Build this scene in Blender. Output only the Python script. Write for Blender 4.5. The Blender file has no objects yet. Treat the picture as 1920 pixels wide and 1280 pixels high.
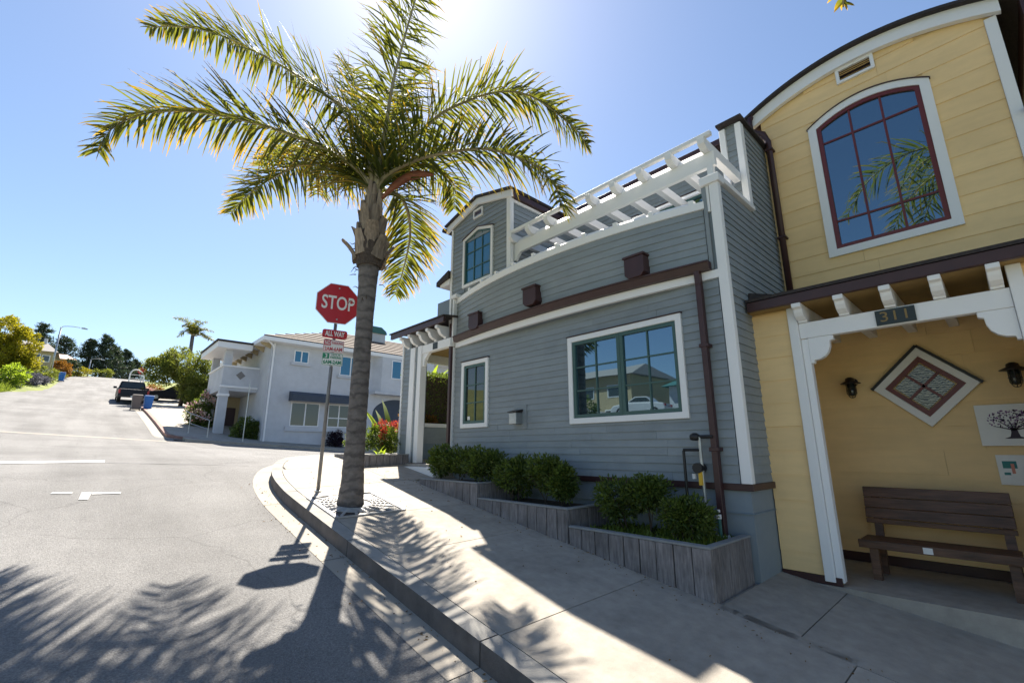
import bpy, math, random
import numpy as np
from mathutils import Vector, Matrix
random.seed(11)
rng = np.random.default_rng(11)
R = math.radians
scene = bpy.context.scene
C = scene.collection

# ------------------------------------------------------------------ camera, sky, sun, exposure
cd = bpy.data.cameras.new('camera'); cam = bpy.data.objects.new('camera', cd); C.objects.link(cam)
cam.location = (0, 0, 0)
cam.rotation_euler = (R(90 + 13.318), 0, R(-42.7285))
cd.lens = 16; cd.sensor_width = 36; cd.clip_start = .05; cd.clip_end = 2000
scene.camera = cam
SUN_EL, SUN_AZ = 54.0, 27.3          # azimuth clockwise from +Y
sd = Vector((math.sin(R(SUN_AZ))*math.cos(R(SUN_EL)), math.cos(R(SUN_AZ))*math.cos(R(SUN_EL)), math.sin(R(SUN_EL))))
w = bpy.data.worlds.new('World'); scene.world = w; w.use_nodes = True
nt = w.node_tree; nt.nodes.clear()
sky = nt.nodes.new('ShaderNodeTexSky'); sky.sky_type = 'NISHITA'; sky.sun_disc = False
sky.sun_elevation = R(SUN_EL); sky.sun_rotation = R(SUN_AZ); sky.altitude = 0
sky.air_density = 1.0; sky.dust_density = .42; sky.ozone_density = 2.6
bg = nt.nodes.new('ShaderNodeBackground'); bg.inputs['Strength'].default_value = .062
wo = nt.nodes.new('ShaderNodeOutputWorld')
nt.links.new(sky.outputs[0], bg.inputs[0]); nt.links.new(bg.outputs[0], wo.inputs[0])
sl = bpy.data.lights.new('sun', 'SUN'); so = bpy.data.objects.new('sun', sl); C.objects.link(so)
sl.energy = 5; sl.angle = R(.53); sl.color = (1, .92, .80)
so.rotation_euler = sd.to_track_quat('Z', 'Y').to_euler(); so.location = (20, 40, 60)
vs = scene.view_settings; vs.view_transform = 'Standard'; vs.look = 'None'; vs.exposure = 1.55; vs.gamma = 1
scene.cycles.max_bounces = 8; scene.cycles.transparent_max_bounces = 16

# ------------------------------------------------------------------ ground heights
_ky = [-80, 9.3, 24, 30, 36, 46, 60, 86, 95, 110, 260]
_kz = [-1.72-.154*80, -1.72+.154*9.3, .38, 1.3, 2.15, 3.4, 5.6, 9.8, 10.9, 11.6, 12]
_sy = np.linspace(-80, 260, 3401)
_sz = np.interp(_sy, _ky, _kz)
_k = np.ones(21)/21
_sz = np.concatenate([_sz[:10], np.convolve(_sz, _k, 'valid'), _sz[-10:]])
def gz(x, y):
    """height of the road surface"""
    c = np.interp(y, [9, 20, 26, 38], [.02, -.06, -.06, 0])
    return float(np.interp(y, _sy, _sz) + c*(min(max(x, -14), 25) - 2))
SW = .15                                # kerb height
_ex = [-60, 6, 24, 40, 50.6, 57, 77, 90, 104, 140]
_el = [-9, -9, -9, -7, -5.0, -3.9, -2.9, -1.9, 1.5, 14]
_er = [2.05, 2.05, 2.6, 2.6, 3.3, 3.6, 4.4, 5.6, 9, 22]
def edge_l(y): return float(np.interp(y, _ex, _el))
def edge_r(y): return float(np.interp(y, _ex, _er))
def terrain(x, y):
    z = gz(x, y)
    if y > 24:
        d = edge_l(y) - x
        if d > 0: z += min(.75, .55*d) + .06*max(0, d-1.5)
        d = x - edge_r(y)
        if d > 0 and y > 40: z += .04*min(d, 12)*min(1, (y-40)/8)
    if x < -9 and y <= 40:
        z += min(1.5, .3*(-9 - x))
    return z

# ------------------------------------------------------------------ materials
def rgb(c): return (c[0], c[1], c[2], 1)
def mat(name, col, rough=.6, var=.12, scale=4., bump=0., bscale=60., metal=0., spec=.5, rnd=0., stretch=(1,1,1), col2=None, stain=0., sscale=1.2, coat=0., attr=None):
    m = bpy.data.materials.new(name); m.use_nodes = True
    n = m.node_tree.nodes; l = m.node_tree.links
    b = n['Principled BSDF']
    b.inputs['Roughness'].default_value = rough; b.inputs['Metallic'].default_value = metal
    b.inputs['Specular IOR Level'].default_value = spec
    if coat: b.inputs['Coat Weight'].default_value = coat
    tc = n.new('ShaderNodeTexCoord'); mp = n.new('ShaderNodeMapping'); mp.inputs['Scale'].default_value = stretch
    l.new(tc.outputs['Object'], mp.inputs[0])
    ns = n.new('ShaderNodeTexNoise'); ns.inputs['Scale'].default_value = scale; ns.inputs['Detail'].default_value = 6
    ns.inputs['Roughness'].default_value = .6
    l.new(mp.outputs[0], ns.inputs['Vector'])
    mr = n.new('ShaderNodeMapRange'); mr.inputs[1].default_value = .3; mr.inputs[2].default_value = .7
    l.new(ns.outputs[0], mr.inputs[0])
    mx = n.new('ShaderNodeMix'); mx.data_type = 'RGBA'
    c2 = col2 if col2 else tuple(min(1, c*(1+var)) for c in col)
    c1 = col if col2 else tuple(c*(1-var) for c in col)
    mx.inputs[6].default_value = rgb(c1); mx.inputs[7].default_value = rgb(c2)
    l.new(mr.outputs[0], mx.inputs[0])
    out = mx.outputs[2]
    if stain:
        n2 = n.new('ShaderNodeTexNoise'); n2.inputs['Scale'].default_value = sscale; n2.inputs['Detail'].default_value = 8; n2.inputs['Roughness'].default_value = .65
        l.new(tc.outputs['Object'], n2.inputs['Vector'])
        m2 = n.new('ShaderNodeMapRange'); m2.inputs[1].default_value = .42; m2.inputs[2].default_value = .72
        m2.inputs[3].default_value = 1; m2.inputs[4].default_value = 1 - stain
        l.new(n2.outputs[0], m2.inputs[0])
        v = n.new('ShaderNodeVectorMath'); v.operation = 'SCALE'
        l.new(out, v.inputs[0]); l.new(m2.outputs[0], v.inputs['Scale']); out = v.outputs[0]
    if rnd:
        oi = n.new('ShaderNodeObjectInfo'); m3 = n.new('ShaderNodeMapRange')
        m3.inputs[3].default_value = 1 - rnd; m3.inputs[4].default_value = 1 + rnd
        l.new(oi.outputs['Random'], m3.inputs[0])
        v = n.new('ShaderNodeVectorMath'); v.operation = 'SCALE'
        l.new(out, v.inputs[0]); l.new(m3.outputs[0], v.inputs['Scale']); out = v.outputs[0]
    l.new(out, b.inputs['Base Color'])
    if bump:
        nb = n.new('ShaderNodeTexNoise'); nb.inputs['Scale'].default_value = bscale; nb.inputs['Detail'].default_value = 5
        l.new(mp.outputs[0], nb.inputs['Vector'])
        bn = n.new('ShaderNodeBump'); bn.inputs['Strength'].default_value = bump; bn.inputs['Distance'].default_value = .02
        l.new(nb.outputs[0], bn.inputs['Height']); l.new(bn.outputs[0], b.inputs['Normal'])
    return m
def leafmat(name, ca, cb, trans, tw=.45, rough=.45, tip=None):
    """foliage: per-leaf colour between ca and cb (attribute 'rnd'), light passing through (trans)"""
    m = bpy.data.materials.new(name); m.use_nodes = True
    n = m.node_tree.nodes; l = m.node_tree.links
    b = n['Principled BSDF']; b.inputs['Roughness'].default_value = rough; b.inputs['Specular IOR Level'].default_value = .3
    a = n.new('ShaderNodeAttribute'); a.attribute_name = 'rnd'
    mx = n.new('ShaderNodeMix'); mx.data_type = 'RGBA'
    mx.inputs[6].default_value = rgb(ca); mx.inputs[7].default_value = rgb(cb)
    l.new(a.outputs['Fac'], mx.inputs[0]); col = mx.outputs[2]
    tr = n.new('ShaderNodeBsdfTranslucent')
    mt = n.new('ShaderNodeMix'); mt.data_type = 'RGBA'; mt.inputs[6].default_value = rgb(trans); mt.inputs[7].default_value = rgb(tuple(min(1, c*1.5) for c in trans))
    l.new(a.outputs['Fac'], mt.inputs[0]); tcol = mt.outputs[2]
    if tip:
        a2 = n.new('ShaderNodeAttribute'); a2.attribute_name = 'tip'
        for src in (0, 1):
            q = n.new('ShaderNodeMix'); q.data_type = 'RGBA'
            q.inputs[7].default_value = rgb(tip if src == 0 else tuple(min(1, c*1.7) for c in tip))
            l.new(a2.outputs['Fac'], q.inputs[0]); l.new(col if src == 0 else tcol, q.inputs[6])
            if src == 0: col = q.outputs[2]
            else: tcol = q.outputs[2]
    l.new(col, b.inputs['Base Color']); l.new(tcol, tr.inputs['Color'])
    ms = n.new('ShaderNodeMixShader'); ms.inputs[0].default_value = tw
    l.new(b.outputs[0], ms.inputs[1]); l.new(tr.outputs[0], ms.inputs[2])
    l.new(ms.outputs[0], n['Material Output'].inputs[0])
    return m
def glassmat(name, col=(.012,.02,.03), ior=2.2, tint=(.6,.85,1), rough=.015):
    m = bpy.data.materials.new(name); m.use_nodes = True
    n = m.node_tree.nodes; l = m.node_tree.links; b = n['Principled BSDF']
    b.inputs['Base Color'].default_value = rgb(col); b.inputs['Roughness'].default_value = rough
    b.inputs['IOR'].default_value = ior; b.inputs['Specular Tint'].default_value = rgb(tint)
    tc = n.new('ShaderNodeTexCoord'); ns = n.new('ShaderNodeTexNoise'); ns.inputs['Scale'].default_value = 1.3
    l.new(tc.outputs['Object'], ns.inputs['Vector'])
    bn = n.new('ShaderNodeBump'); bn.inputs['Strength'].default_value = .03; bn.inputs['Distance'].default_value = .02
    l.new(ns.outputs[0], bn.inputs['Height']); l.new(bn.outputs[0], b.inputs['Normal'])
    return m
def flat(name, col, rough=.5, metal=0., spec=.5): return mat(name, col, rough, .04, 8, metal=metal, spec=spec)

M = {}
def asphalt():
    m = mat('asphalt', (.20,.197,.194), .88, .36, 75, bump=.7, bscale=130, spec=.3, stain=.30, sscale=.5)
    n = m.node_tree.nodes; l = m.node_tree.links; b = n['Principled BSDF']
    src = b.inputs['Base Color'].links[0].from_socket
    tc = n.new('ShaderNodeTexCoord')
    v1 = n.new('ShaderNodeTexVoronoi'); v1.inputs['Scale'].default_value = 95      # pale aggregate chips
    l.new(tc.outputs['Object'], v1.inputs['Vector'])
    r1 = n.new('ShaderNodeMapRange'); r1.inputs[1].default_value = .12; r1.inputs[2].default_value = .32; r1.inputs[3].default_value = 1.32; r1.inputs[4].default_value = .95
    l.new(v1.outputs['Distance'], r1.inputs[0])
    nz = n.new('ShaderNodeTexNoise'); nz.inputs['Scale'].default_value = .8; nz.inputs['Detail'].default_value = 4
    l.new(tc.outputs['Object'], nz.inputs['Vector'])
    ad = n.new('ShaderNodeVectorMath'); ad.operation = 'MULTIPLY_ADD'; ad.inputs[1].default_value = (.9,.9,.9)
    l.new(nz.outputs['Color'], ad.inputs[0]); l.new(tc.outputs['Object'], ad.inputs[2])
    v2 = n.new('ShaderNodeTexVoronoi'); v2.feature = 'DISTANCE_TO_EDGE'; v2.inputs['Scale'].default_value = .42   # fine cracks
    l.new(ad.outputs[0], v2.inputs['Vector'])
    r2 = n.new('ShaderNodeMapRange'); r2.inputs[1].default_value = .0; r2.inputs[2].default_value = .006; r2.inputs[3].default_value = .78; r2.inputs[4].default_value = 1
    l.new(v2.outputs['Distance'], r2.inputs[0])
    mu = n.new('ShaderNodeMath'); mu.operation = 'MULTIPLY'; l.new(r1.outputs[0], mu.inputs[0]); l.new(r2.outputs[0], mu.inputs[1])
    wv = n.new('ShaderNodeTexNoise'); wv.inputs['Scale'].default_value = 1.; wv.inputs['Detail'].default_value = 3  # wear along the lanes
    mp = n.new('ShaderNodeMapping'); mp.inputs['Scale'].default_value = (1.3,.06,1); l.new(tc.outputs['Object'], mp.inputs[0]); l.new(mp.outputs[0], wv.inputs['Vector'])
    r3 = n.new('ShaderNodeMapRange'); r3.inputs[1].default_value = .35; r3.inputs[2].default_value = .65; r3.inputs[3].default_value = .86; r3.inputs[4].default_value = 1.12
    l.new(wv.outputs[0], r3.inputs[0])
    mu2 = n.new('ShaderNodeMath'); mu2.operation = 'MULTIPLY'; l.new(mu.outputs[0], mu2.inputs[0]); l.new(r3.outputs[0], mu2.inputs[1])
    v = n.new('ShaderNodeVectorMath'); v.operation = 'SCALE'; l.new(src, v.inputs[0]); l.new(mu2.outputs[0], v.inputs['Scale']); l.new(v.outputs[0], b.inputs['Base Color'])
    return m
M['asphalt'] = asphalt()
M['concrete'] = mat('concrete_paving', (.37,.338,.295), .85, .13, 9, bump=.3, bscale=150, spec=.25, rnd=.06, stain=.22, sscale=1.5)
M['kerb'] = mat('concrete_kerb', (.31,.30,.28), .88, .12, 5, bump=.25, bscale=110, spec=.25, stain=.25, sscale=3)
M['kerbface'] = mat('shaded_dirty_kerb_face', (.125,.115,.112), .9, .2, 6, bump=.25, bscale=110, spec=.2, stain=.3, sscale=4)  # kerb sides: their shade painted into the colour, along with weathered dirt
M['postmetal'] = mat('weathered_sign_post', (.20,.20,.205), .5, .15, 12, metal=.6, stain=.3, sscale=8)
M['pan'] = mat('concrete_gutter', (.35,.32,.275), .88, .12, 4, bump=.2, bscale=120, spec=.25, stain=.22, sscale=2)
M['redkerb'] = mat('red_painted_kerb', (.24,.14,.12), .8, .25, 6)
M['paint'] = mat('road_paint', (.75,.75,.74), .7, .1, 25, stain=.25, sscale=14)
M['tar'] = flat('tar_seal', (.03,.03,.032), .5)
M['soil'] = mat('soil', (.05,.038,.028), .95, .4, 30, bump=.8, bscale=50)
M['ground'] = mat('grassy_ground', (.10,.13,.035), .95, .5, 1.2, bump=.6, bscale=14, col2=(.22,.24,.05))
M['gsiding'] = mat('grey_painted_siding', (.245,.278,.298), .62, .07, 2, bump=.06, bscale=90, rnd=.06, stretch=(6,1,6), stain=.13, sscale=2.5)
M['gcore'] = flat('grey_wall', (.21,.25,.28), .7)
M['gfound'] = mat('blue_grey_foundation', (.19,.245,.29), .8, .08, 3, bump=.15, bscale=70, stain=.15, sscale=2)
M['ysiding'] = mat('yellow_painted_siding', (.85,.605,.30), .6, .05, 2, bump=.05, bscale=90, rnd=.035, stretch=(6,1,6), stain=.09, sscale=2)
M['ycore'] = flat('yellow_wall', (.76,.56,.29), .7)
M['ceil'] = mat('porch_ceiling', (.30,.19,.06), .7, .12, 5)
M['white'] = mat('white_trim_paint', (.80,.80,.80), .5, .04, 3, bump=.03, bscale=40, stain=.05, sscale=3)
M['brown'] = mat('maroon_brown_metal', (.048,.019,.019), .45, .15, 6, spec=.5)
M['roofdark'] = mat('dark_roofing', (.035,.028,.028), .85, .3, 30, bump=.3, bscale=60)
M['green'] = flat('green_window_sash', (.045,.105,.095), .45)
M['red'] = flat('dark_red_window_sash', (.13,.018,.018), .42)
M['glass'] = glassmat('window_glass', (.008,.02,.03), ior=3.2)
M['glassdim'] = glassmat('window_glass_plain', (.03,.035,.03), 1.7, (1,1,1))
M['glassblue'] = glassmat('window_glass_blue', (.02,.12,.22), 1.8, (.7,.9,1))
M['plank'] = mat('weathered_planter_board', (.205,.19,.192), .85, .4, 5, bump=.35, bscale=9, stretch=(9,9,1.2), rnd=.12, stain=.45, sscale=2.2)
M['rim'] = mat('planter_rim', (.22,.23,.235), .85, .15, 6, bump=.2, bscale=60)
M['frost'] = leafmat('frosted_panel', (.8,.8,.78), (.8,.8,.78), (.75,.75,.72), .6, .5)
M['steel'] = mat('galvanised_steel', (.42,.44,.45), .42, .12, 14, metal=.85, stain=.2, sscale=6)
M['iron'] = mat('cast_iron_grate', (.40,.39,.38), .6, .2, 20, metal=.3, stain=.3, sscale=9)
M['black'] = flat('black', (.012,.012,.013), .5)
M['dark'] = flat('dark_bronze', (.035,.027,.024), .4, metal=.4)
M['bench'] = mat('dark_stained_bench_wood', (.11,.056,.034), .5, .5, 3, bump=.25, bscale=10, stretch=(9,1,9), rnd=.12)
M['signred'] = flat('sign_red', (.44,.008,.018), .38)
M['signwhite'] = flat('sign_white', (.74,.74,.72), .42)
M['signgreen'] = flat('sign_green', (.01,.22,.11), .45)
M['signpink'] = flat('faded_sign_red', (.50,.07,.09), .5)
M['gold'] = flat('gold_lettering', (.24,.16,.06), .5, metal=.4)
M['plate'] = flat('number_plate_dark', (.018,.028,.03), .5)
M['pvc'] = flat('white_pvc', (.66,.66,.66), .45)
M['yellowtag'] = flat('yellow_tag', (.70,.42,.03), .5)
M['bark'] = mat('palm_bark', (.17,.145,.13), .92, .3, 9, bump=.45, bscale=26, stretch=(1,1,1.6), stain=.35, sscale=4)
M['boot'] = mat('palm_leaf_base', (.25,.19,.135), .85, .4, 6, bump=.5, bscale=12, stretch=(6,6,1), rnd=.28)
M['fibre'] = mat('palm_fibre', (.075,.055,.042), .95, .4, 40, bump=.8, bscale=70)
def ringed(m):
    n = m.node_tree.nodes; l = m.node_tree.links; b = n['Principled BSDF']
    src = b.inputs['Base Color'].links[0].from_socket
    tc = n.new('ShaderNodeTexCoord'); wv = n.new('ShaderNodeTexWave'); wv.bands_direction = 'Z'
    wv.inputs['Scale'].default_value = 2.1; wv.inputs['Distortion'].default_value = 4.5; wv.inputs['Detail'].default_value = 3; wv.inputs['Detail Scale'].default_value = 3
    l.new(tc.outputs['Object'], wv.inputs['Vector'])
    mr = n.new('ShaderNodeMapRange'); mr.inputs[1].default_value = .0; mr.inputs[2].default_value = .35; mr.inputs[3].default_value = .62; mr.inputs[4].default_value = 1.
    l.new(wv.outputs['Fac'], mr.inputs[0])
    v = n.new('ShaderNodeVectorMath'); v.operation = 'SCALE'; l.new(src, v.inputs[0]); l.new(mr.outputs[0], v.inputs['Scale']); l.new(v.outputs[0], b.inputs['Base Color'])
ringed(M['bark'])
M['rachis'] = mat('frond_stem', (.30,.25,.14), .55, .25, 6)
M['frond'] = leafmat('palm_leaflets', (.028,.050,.014), (.072,.088,.020), (.18,.19,.018), .42, .56, tip=(.46,.27,.02))
M['spathe'] = mat('brown_spathe', (.23,.075,.035), .5, .3, 6, stretch=(1,1,6))
M['bushleaf'] = leafmat('dark_bush_leaves', (.030,.062,.018), (.12,.155,.038), (.16,.22,.025), .34, .36)
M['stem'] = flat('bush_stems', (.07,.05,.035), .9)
M['hedge'] = leafmat('clipped_hedge_leaves', (.035,.07,.015), (.09,.13,.025), (.16,.22,.02), .35, .45)
M['redleaf'] = leafmat('red_tip_leaves', (.22,.03,.02), (.36,.05,.03), (.40,.05,.03), .35, .45)
M['purpleleaf'] = leafmat('purple_leaves', (.016,.010,.018), (.035,.02,.035), (.04,.015,.03), .25, .45)
M['lime'] = leafmat('bright_green_leaves', (.10,.18,.02), (.22,.28,.03), (.32,.42,.03), .45, .4)
M['olive'] = leafmat('olive_tree_leaves', (.065,.095,.025), (.17,.19,.045), (.22,.25,.035), .4, .5)
M['pine'] = leafmat('pine_needles', (.022,.042,.030), (.055,.080,.050), (.05,.075,.03), .22, .6)
M['ylw'] = leafmat('yellow_green_leaves', (.12,.14,.014), (.38,.33,.02), (.38,.34,.02), .35, .5)
M['orangeleaf'] = leafmat('orange_shrub_leaves', (.20,.09,.02), (.34,.17,.03), (.3,.14,.02), .3, .5)
M['lav'] = leafmat('grey_lavender_leaves', (.10,.10,.13), (.19,.18,.23), (.12,.12,.14), .25, .6)
M['flower'] = leafmat('pink_white_flowers', (.65,.28,.26), (.75,.65,.55), (.5,.3,.3), .3, .5)
M['grass'] = leafmat('grass_blades', (.06,.11,.015), (.18,.22,.03), (.22,.28,.03), .4, .5)
M['stucco'] = mat('white_stucco', (.53,.545,.575), .85, .06, 3, bump=.3, bscale=90, stain=.12, sscale=.9)
M['rtile'] = mat('brown_roof_tile', (.105,.078,.062), .85, .3, 9, bump=.3, bscale=30, rnd=.12)
M['awning'] = mat('slate_blue_awning_cloth', (.050,.065,.09), .8, .12, 4)
M['copper'] = flat('green_copper', (.03,.12,.11), .55)
M['beige'] = flat('beige_wall', (.42,.34,.20), .8)
M['pinkroof'] = flat('pale_pink_roof', (.58,.40,.33), .8)
M['greyroof'] = flat('grey_shingle_roof', (.20,.19,.185), .85)
M['carblack'] = mat('dark_blue_black_paint', (.008,.009,.016), .42, .05, 3, spec=.3)
M['carwhite'] = mat('white_car_paint', (.66,.66,.67), .3, .04, 3, coat=.5)
M['tyre'] = flat('tyre_rubber', (.014,.014,.014), .85)
M['rim_metal'] = flat('wheel_rim', (.45,.45,.46), .35, metal=.8)
M['tail'] = flat('red_tail_lamp', (.42,.02,.02), .25)
M['chrome'] = flat('chrome', (.6,.6,.6), .18, metal=1)
M['binbrown'] = flat('grey_brown_plastic', (.13,.105,.10), .55)
M['binblue'] = flat('blue_plastic', (.012,.12,.42), .5)
M['shade_cloth'] = flat('orange_red_cloth', (.45,.10,.06), .8)
def wavy():
    m = bpy.data.materials.new('textured_leaded_glass'); m.use_nodes = True
    n = m.node_tree.nodes; l = m.node_tree.links; b = n['Principled BSDF']
    tc = n.new('ShaderNodeTexCoord'); wv = n.new('ShaderNodeTexWave'); wv.bands_direction = 'Z'
    wv.inputs['Scale'].default_value = 13; wv.inputs['Distortion'].default_value = 7; wv.inputs['Detail'].default_value = 3; wv.inputs['Detail Scale'].default_value = 2
    l.new(tc.outputs['Object'], wv.inputs['Vector'])
    mx = n.new('ShaderNodeMix'); mx.data_type = 'RGBA'
    mx.inputs[6].default_value = (.02,.03,.028,1); mx.inputs[7].default_value = (.42,.43,.36,1)
    mr = n.new('ShaderNodeMapRange'); mr.inputs[1].default_value = .3; mr.inputs[2].default_value = .6
    l.new(wv.outputs['Fac'], mr.inputs[0]); l.new(mr.outputs[0], mx.inputs[0]); l.new(mx.outputs[2], b.inputs['Base Color'])
    b.inputs['Roughness'].default_value = .15
    return m
M['wavy'] = wavy()

# ------------------------------------------------------------------ mesh helpers
ORG = {}
class MB:
    def __init__(s): s.v = []; s.f = []
    def add(s, vs, fs):
        o = len(s.v); s.v += [tuple(p) for p in vs]; s.f += [tuple(i+o for i in f) for f in fs]; return s
    def box(s, x0, x1, y0, y1, z0, z1):
        return s.hexa([(x0,y0,z0),(x1,y0,z0),(x1,y1,z0),(x0,y1,z0),(x0,y0,z1),(x1,y0,z1),(x1,y1,z1),(x0,y1,z1)])
    def hexa(s, p):
        return s.add(p, [(0,3,2,1),(4,5,6,7),(0,1,5,4),(1,2,6,5),(2,3,7,6),(3,0,4,7)])
    def prism(s, prof, fn, a, b):
        """closed profile of 2D points (ccw), fn(u,v,w) -> 3D, swept from w=a to w=b"""
        n = len(prof)
        vs = [fn(u, v, a) for u, v in prof] + [fn(u, v, b) for u, v in prof]
        fs = [tuple(range(n))[::-1], tuple(range(n, 2*n))] + [(i, (i+1) % n, n+(i+1) % n, n+i) for i in range(n)]
        return s.add(vs, fs)
    def bar(s, a, b, wd, ht=None, up=(0,0,1)):
        """rectangular bar from a to b"""
        ht = ht or wd; a = Vector(a); b = Vector(b); t = (b-a).normalized(); up = Vector(up)
        if abs(t.dot(up)) > .98: up = Vector((1,0,0))
        sx = t.cross(up).normalized(); u = sx.cross(t).normalized()
        c = [(-wd/2,-ht/2),(wd/2,-ht/2),(wd/2,ht/2),(-wd/2,ht/2)]
        vs = [p + sx*i + u*j for p in (a, b) for i, j in c]
        return s.add(vs, [(3,2,1,0),(4,5,6,7),(0,1,5,4),(1,2,6,5),(2,3,7,6),(3,0,4,7)])
    def tube(s, pts, rad, n=10, caps=True):
        pts = [Vector(p) for p in pts]; m = len(pts)
        if not hasattr(rad, '__len__'): rad = [rad]*m
        ref = Vector((0,0,1)); rows = []
        for i, p in enumerate(pts):
            t = (pts[min(i+1,m-1)] - pts[max(i-1,0)]).normalized()
            r = ref if abs(t.dot(ref)) < .95 else Vector((1,0,0))
            a = t.cross(r).normalized(); b = t.cross(a).normalized()
            rows.append([p + (a*math.cos(k*2*math.pi/n) + b*math.sin(k*2*math.pi/n))*rad[i] for k in range(n)])
        vs = [v for r_ in rows for v in r_]
        fs = [(i*n+k, (i+1)*n+k, (i+1)*n+(k+1) % n, i*n+(k+1) % n) for i in range(m-1) for k in range(n)]
        if caps: fs += [tuple(range(n)), tuple((m-1)*n+k for k in range(n))[::-1]]
        return s.add(vs, fs)
    def lathe(s, c, prof, n=16):
        """profile of (radius, z) about the vertical through c"""
        vs = [(c[0]+r*math.cos(k*2*math.pi/n), c[1]+r*math.sin(k*2*math.pi/n), c[2]+z) for r, z in prof for k in range(n)]
        m = len(prof)
        fs = [(i*n+k, i*n+(k+1) % n, (i+1)*n+(k+1) % n, (i+1)*n+k) for i in range(m-1) for k in range(n)]
        fs += [tuple(range(n))[::-1], tuple((m-1)*n+k for k in range(n))]
        return s.add(vs, fs)
    def build(s, name, m, parent=None, org=None, smooth=False, bevel=0):
        me = bpy.data.meshes.new(name)
        o3 = ORG[parent.name] if parent else Vector(org or (0,0,0))
        me.from_pydata([(p[0]-o3[0], p[1]-o3[1], p[2]-o3[2]) for p in s.v], [], s.f); me.update()
        me.materials.append(M[m])
        if smooth: me.polygons.foreach_set('use_smooth', [True]*len(me.polygons))
        ob = bpy.data.objects.new(name, me); C.objects.link(ob)
        if parent: ob.parent = parent
        else: ob.location = o3
        ORG[ob.name] = Vector(o3)
        if not bevel and m in ('white','brown','rim') and 8 <= len(s.v) <= 48: bevel = .004
        if bevel:
            bv = ob.modifiers.new('bevel', 'BEVEL'); bv.width = bevel; bv.segments = 2 if bevel > .0045 else 1; bv.limit_method = 'ANGLE'
        return ob
def tag(o, label, cat, group=None):
    o['label'] = label; o['category'] = cat
    if group: o['group'] = group
    return o
def struct(o): o['kind'] = 'structure'; return o
def thing(name, label, cat, loc=(0,0,0), group=None):
    o = bpy.data.objects.new(name, None); C.objects.link(o); o.location = loc; o.empty_display_size = .2
    ORG[o.name] = Vector(loc); return tag(o, label, cat, group)
def bxp(name, m, parent, *b, bevel=0): return MB().box(*b).build(name, m, parent, bevel=bevel)

def text(name, body, size, m, origin, right, up, parent, bold=0., shear=0., align='CENTER', width=None):
    cu = bpy.data.curves.new(name, 'FONT'); cu.body = body; cu.size = size; cu.align_x = align; cu.align_y = 'CENTER'
    cu.offset = bold; cu.shear = shear; cu.extrude = .0015; cu.resolution_u = 4
    t = bpy.data.objects.new(name, cu); C.objects.link(t)
    dg = bpy.context.evaluated_depsgraph_get()
    me = bpy.data.meshes.new_from_object(t.evaluated_get(dg)); bpy.data.objects.remove(t)
    r = Vector(right).normalized(); u = Vector(up).normalized(); nn = r.cross(u)
    xs = [v.co.x for v in me.vertices]
    k = width/(max(xs)-min(xs)) if width and xs else 1
    o3 = ORG[parent.name]
    for v in me.vertices: v.co = Vector(origin) + r*v.co.x*k + u*v.co.y + nn*v.co.z - o3
    me.materials.clear(); me.materials.append(M[m])
    ob = bpy.data.objects.new(name, me); C.objects.link(ob); ob.parent = parent; ORG[ob.name] = o3
    return ob

# leaves: arrays of positions -> one mesh of folded leaf blades
def leafmesh(name, m, P, Dr, L, W, parent=None, org=None, kind=None, rnd=None):
    """P (n,3) bases, Dr (n,3) unit directions, L, W lengths and widths"""
    n = len(P); L = np.broadcast_to(L, n); W = np.broadcast_to(W, n)
    q = rng.normal(size=(n,3)); sx = np.cross(Dr, q); sx /= np.linalg.norm(sx, axis=1, keepdims=True)+1e-9
    nn = np.cross(sx, Dr)
    mid = P + Dr*(L*.5)[:,None]
    V = np.empty((n,4,3)); V[:,0] = P; V[:,1] = mid + sx*(W*.5)[:,None] + nn*(W*.18)[:,None]
    V[:,2] = P + Dr*L[:,None] - nn*(W*.1)[:,None]; V[:,3] = mid - sx*(W*.5)[:,None] + nn*(W*.18)[:,None]
    o3 = ORG[parent.name] if parent else Vector(org or (0,0,0))
    V = V.reshape(-1,3) - np.array(o3)
    b = np.arange(n)*4
    F = np.concatenate([np.stack([b,b+1,b+2],1), np.stack([b,b+2,b+3],1)])
    return npmesh(name, m, V, F, parent, o3, {'rnd': np.repeat(rng.random(n) if rnd is None else rnd, 4)}, kind)
def npmesh(name, m, V, F, parent, o3, attrs=None, kind=None, smooth=False):
    me = bpy.data.meshes.new(name); k = F.shape[1]
    me.vertices.add(len(V)); me.vertices.foreach_set('co', np.ascontiguousarray(V, dtype=np.float32).ravel())
    me.loops.add(F.size); me.loops.foreach_set('vertex_index', np.ascontiguousarray(F, dtype=np.int32).ravel())
    me.polygons.add(len(F)); me.polygons.foreach_set('loop_start', np.arange(0, F.size, k, dtype=np.int32))
    me.update(calc_edges=True); me.validate()
    for a, v in (attrs or {}).items():
        at = me.attributes.new(a, 'FLOAT', 'POINT'); at.data.foreach_set('value', np.ascontiguousarray(v, dtype=np.float32))
    me.materials.append(M[m])
    if smooth: me.polygons.foreach_set('use_smooth', [True]*len(me.polygons))
    ob = bpy.data.objects.new(name, me); C.objects.link(ob)
    if parent: ob.parent = parent
    else: ob.location = o3
    ORG[ob.name] = Vector(o3)
    if kind: ob['kind'] = kind
    return ob
def ell(n, c, r, shell=.55):
    d = rng.normal(size=(n,3)); d /= np.linalg.norm(d, axis=1, keepdims=True)
    k = shell + (1-shell)*rng.random(n)**.5
    return np.array(c) + d*np.array(r)*k[:,None], d
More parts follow.
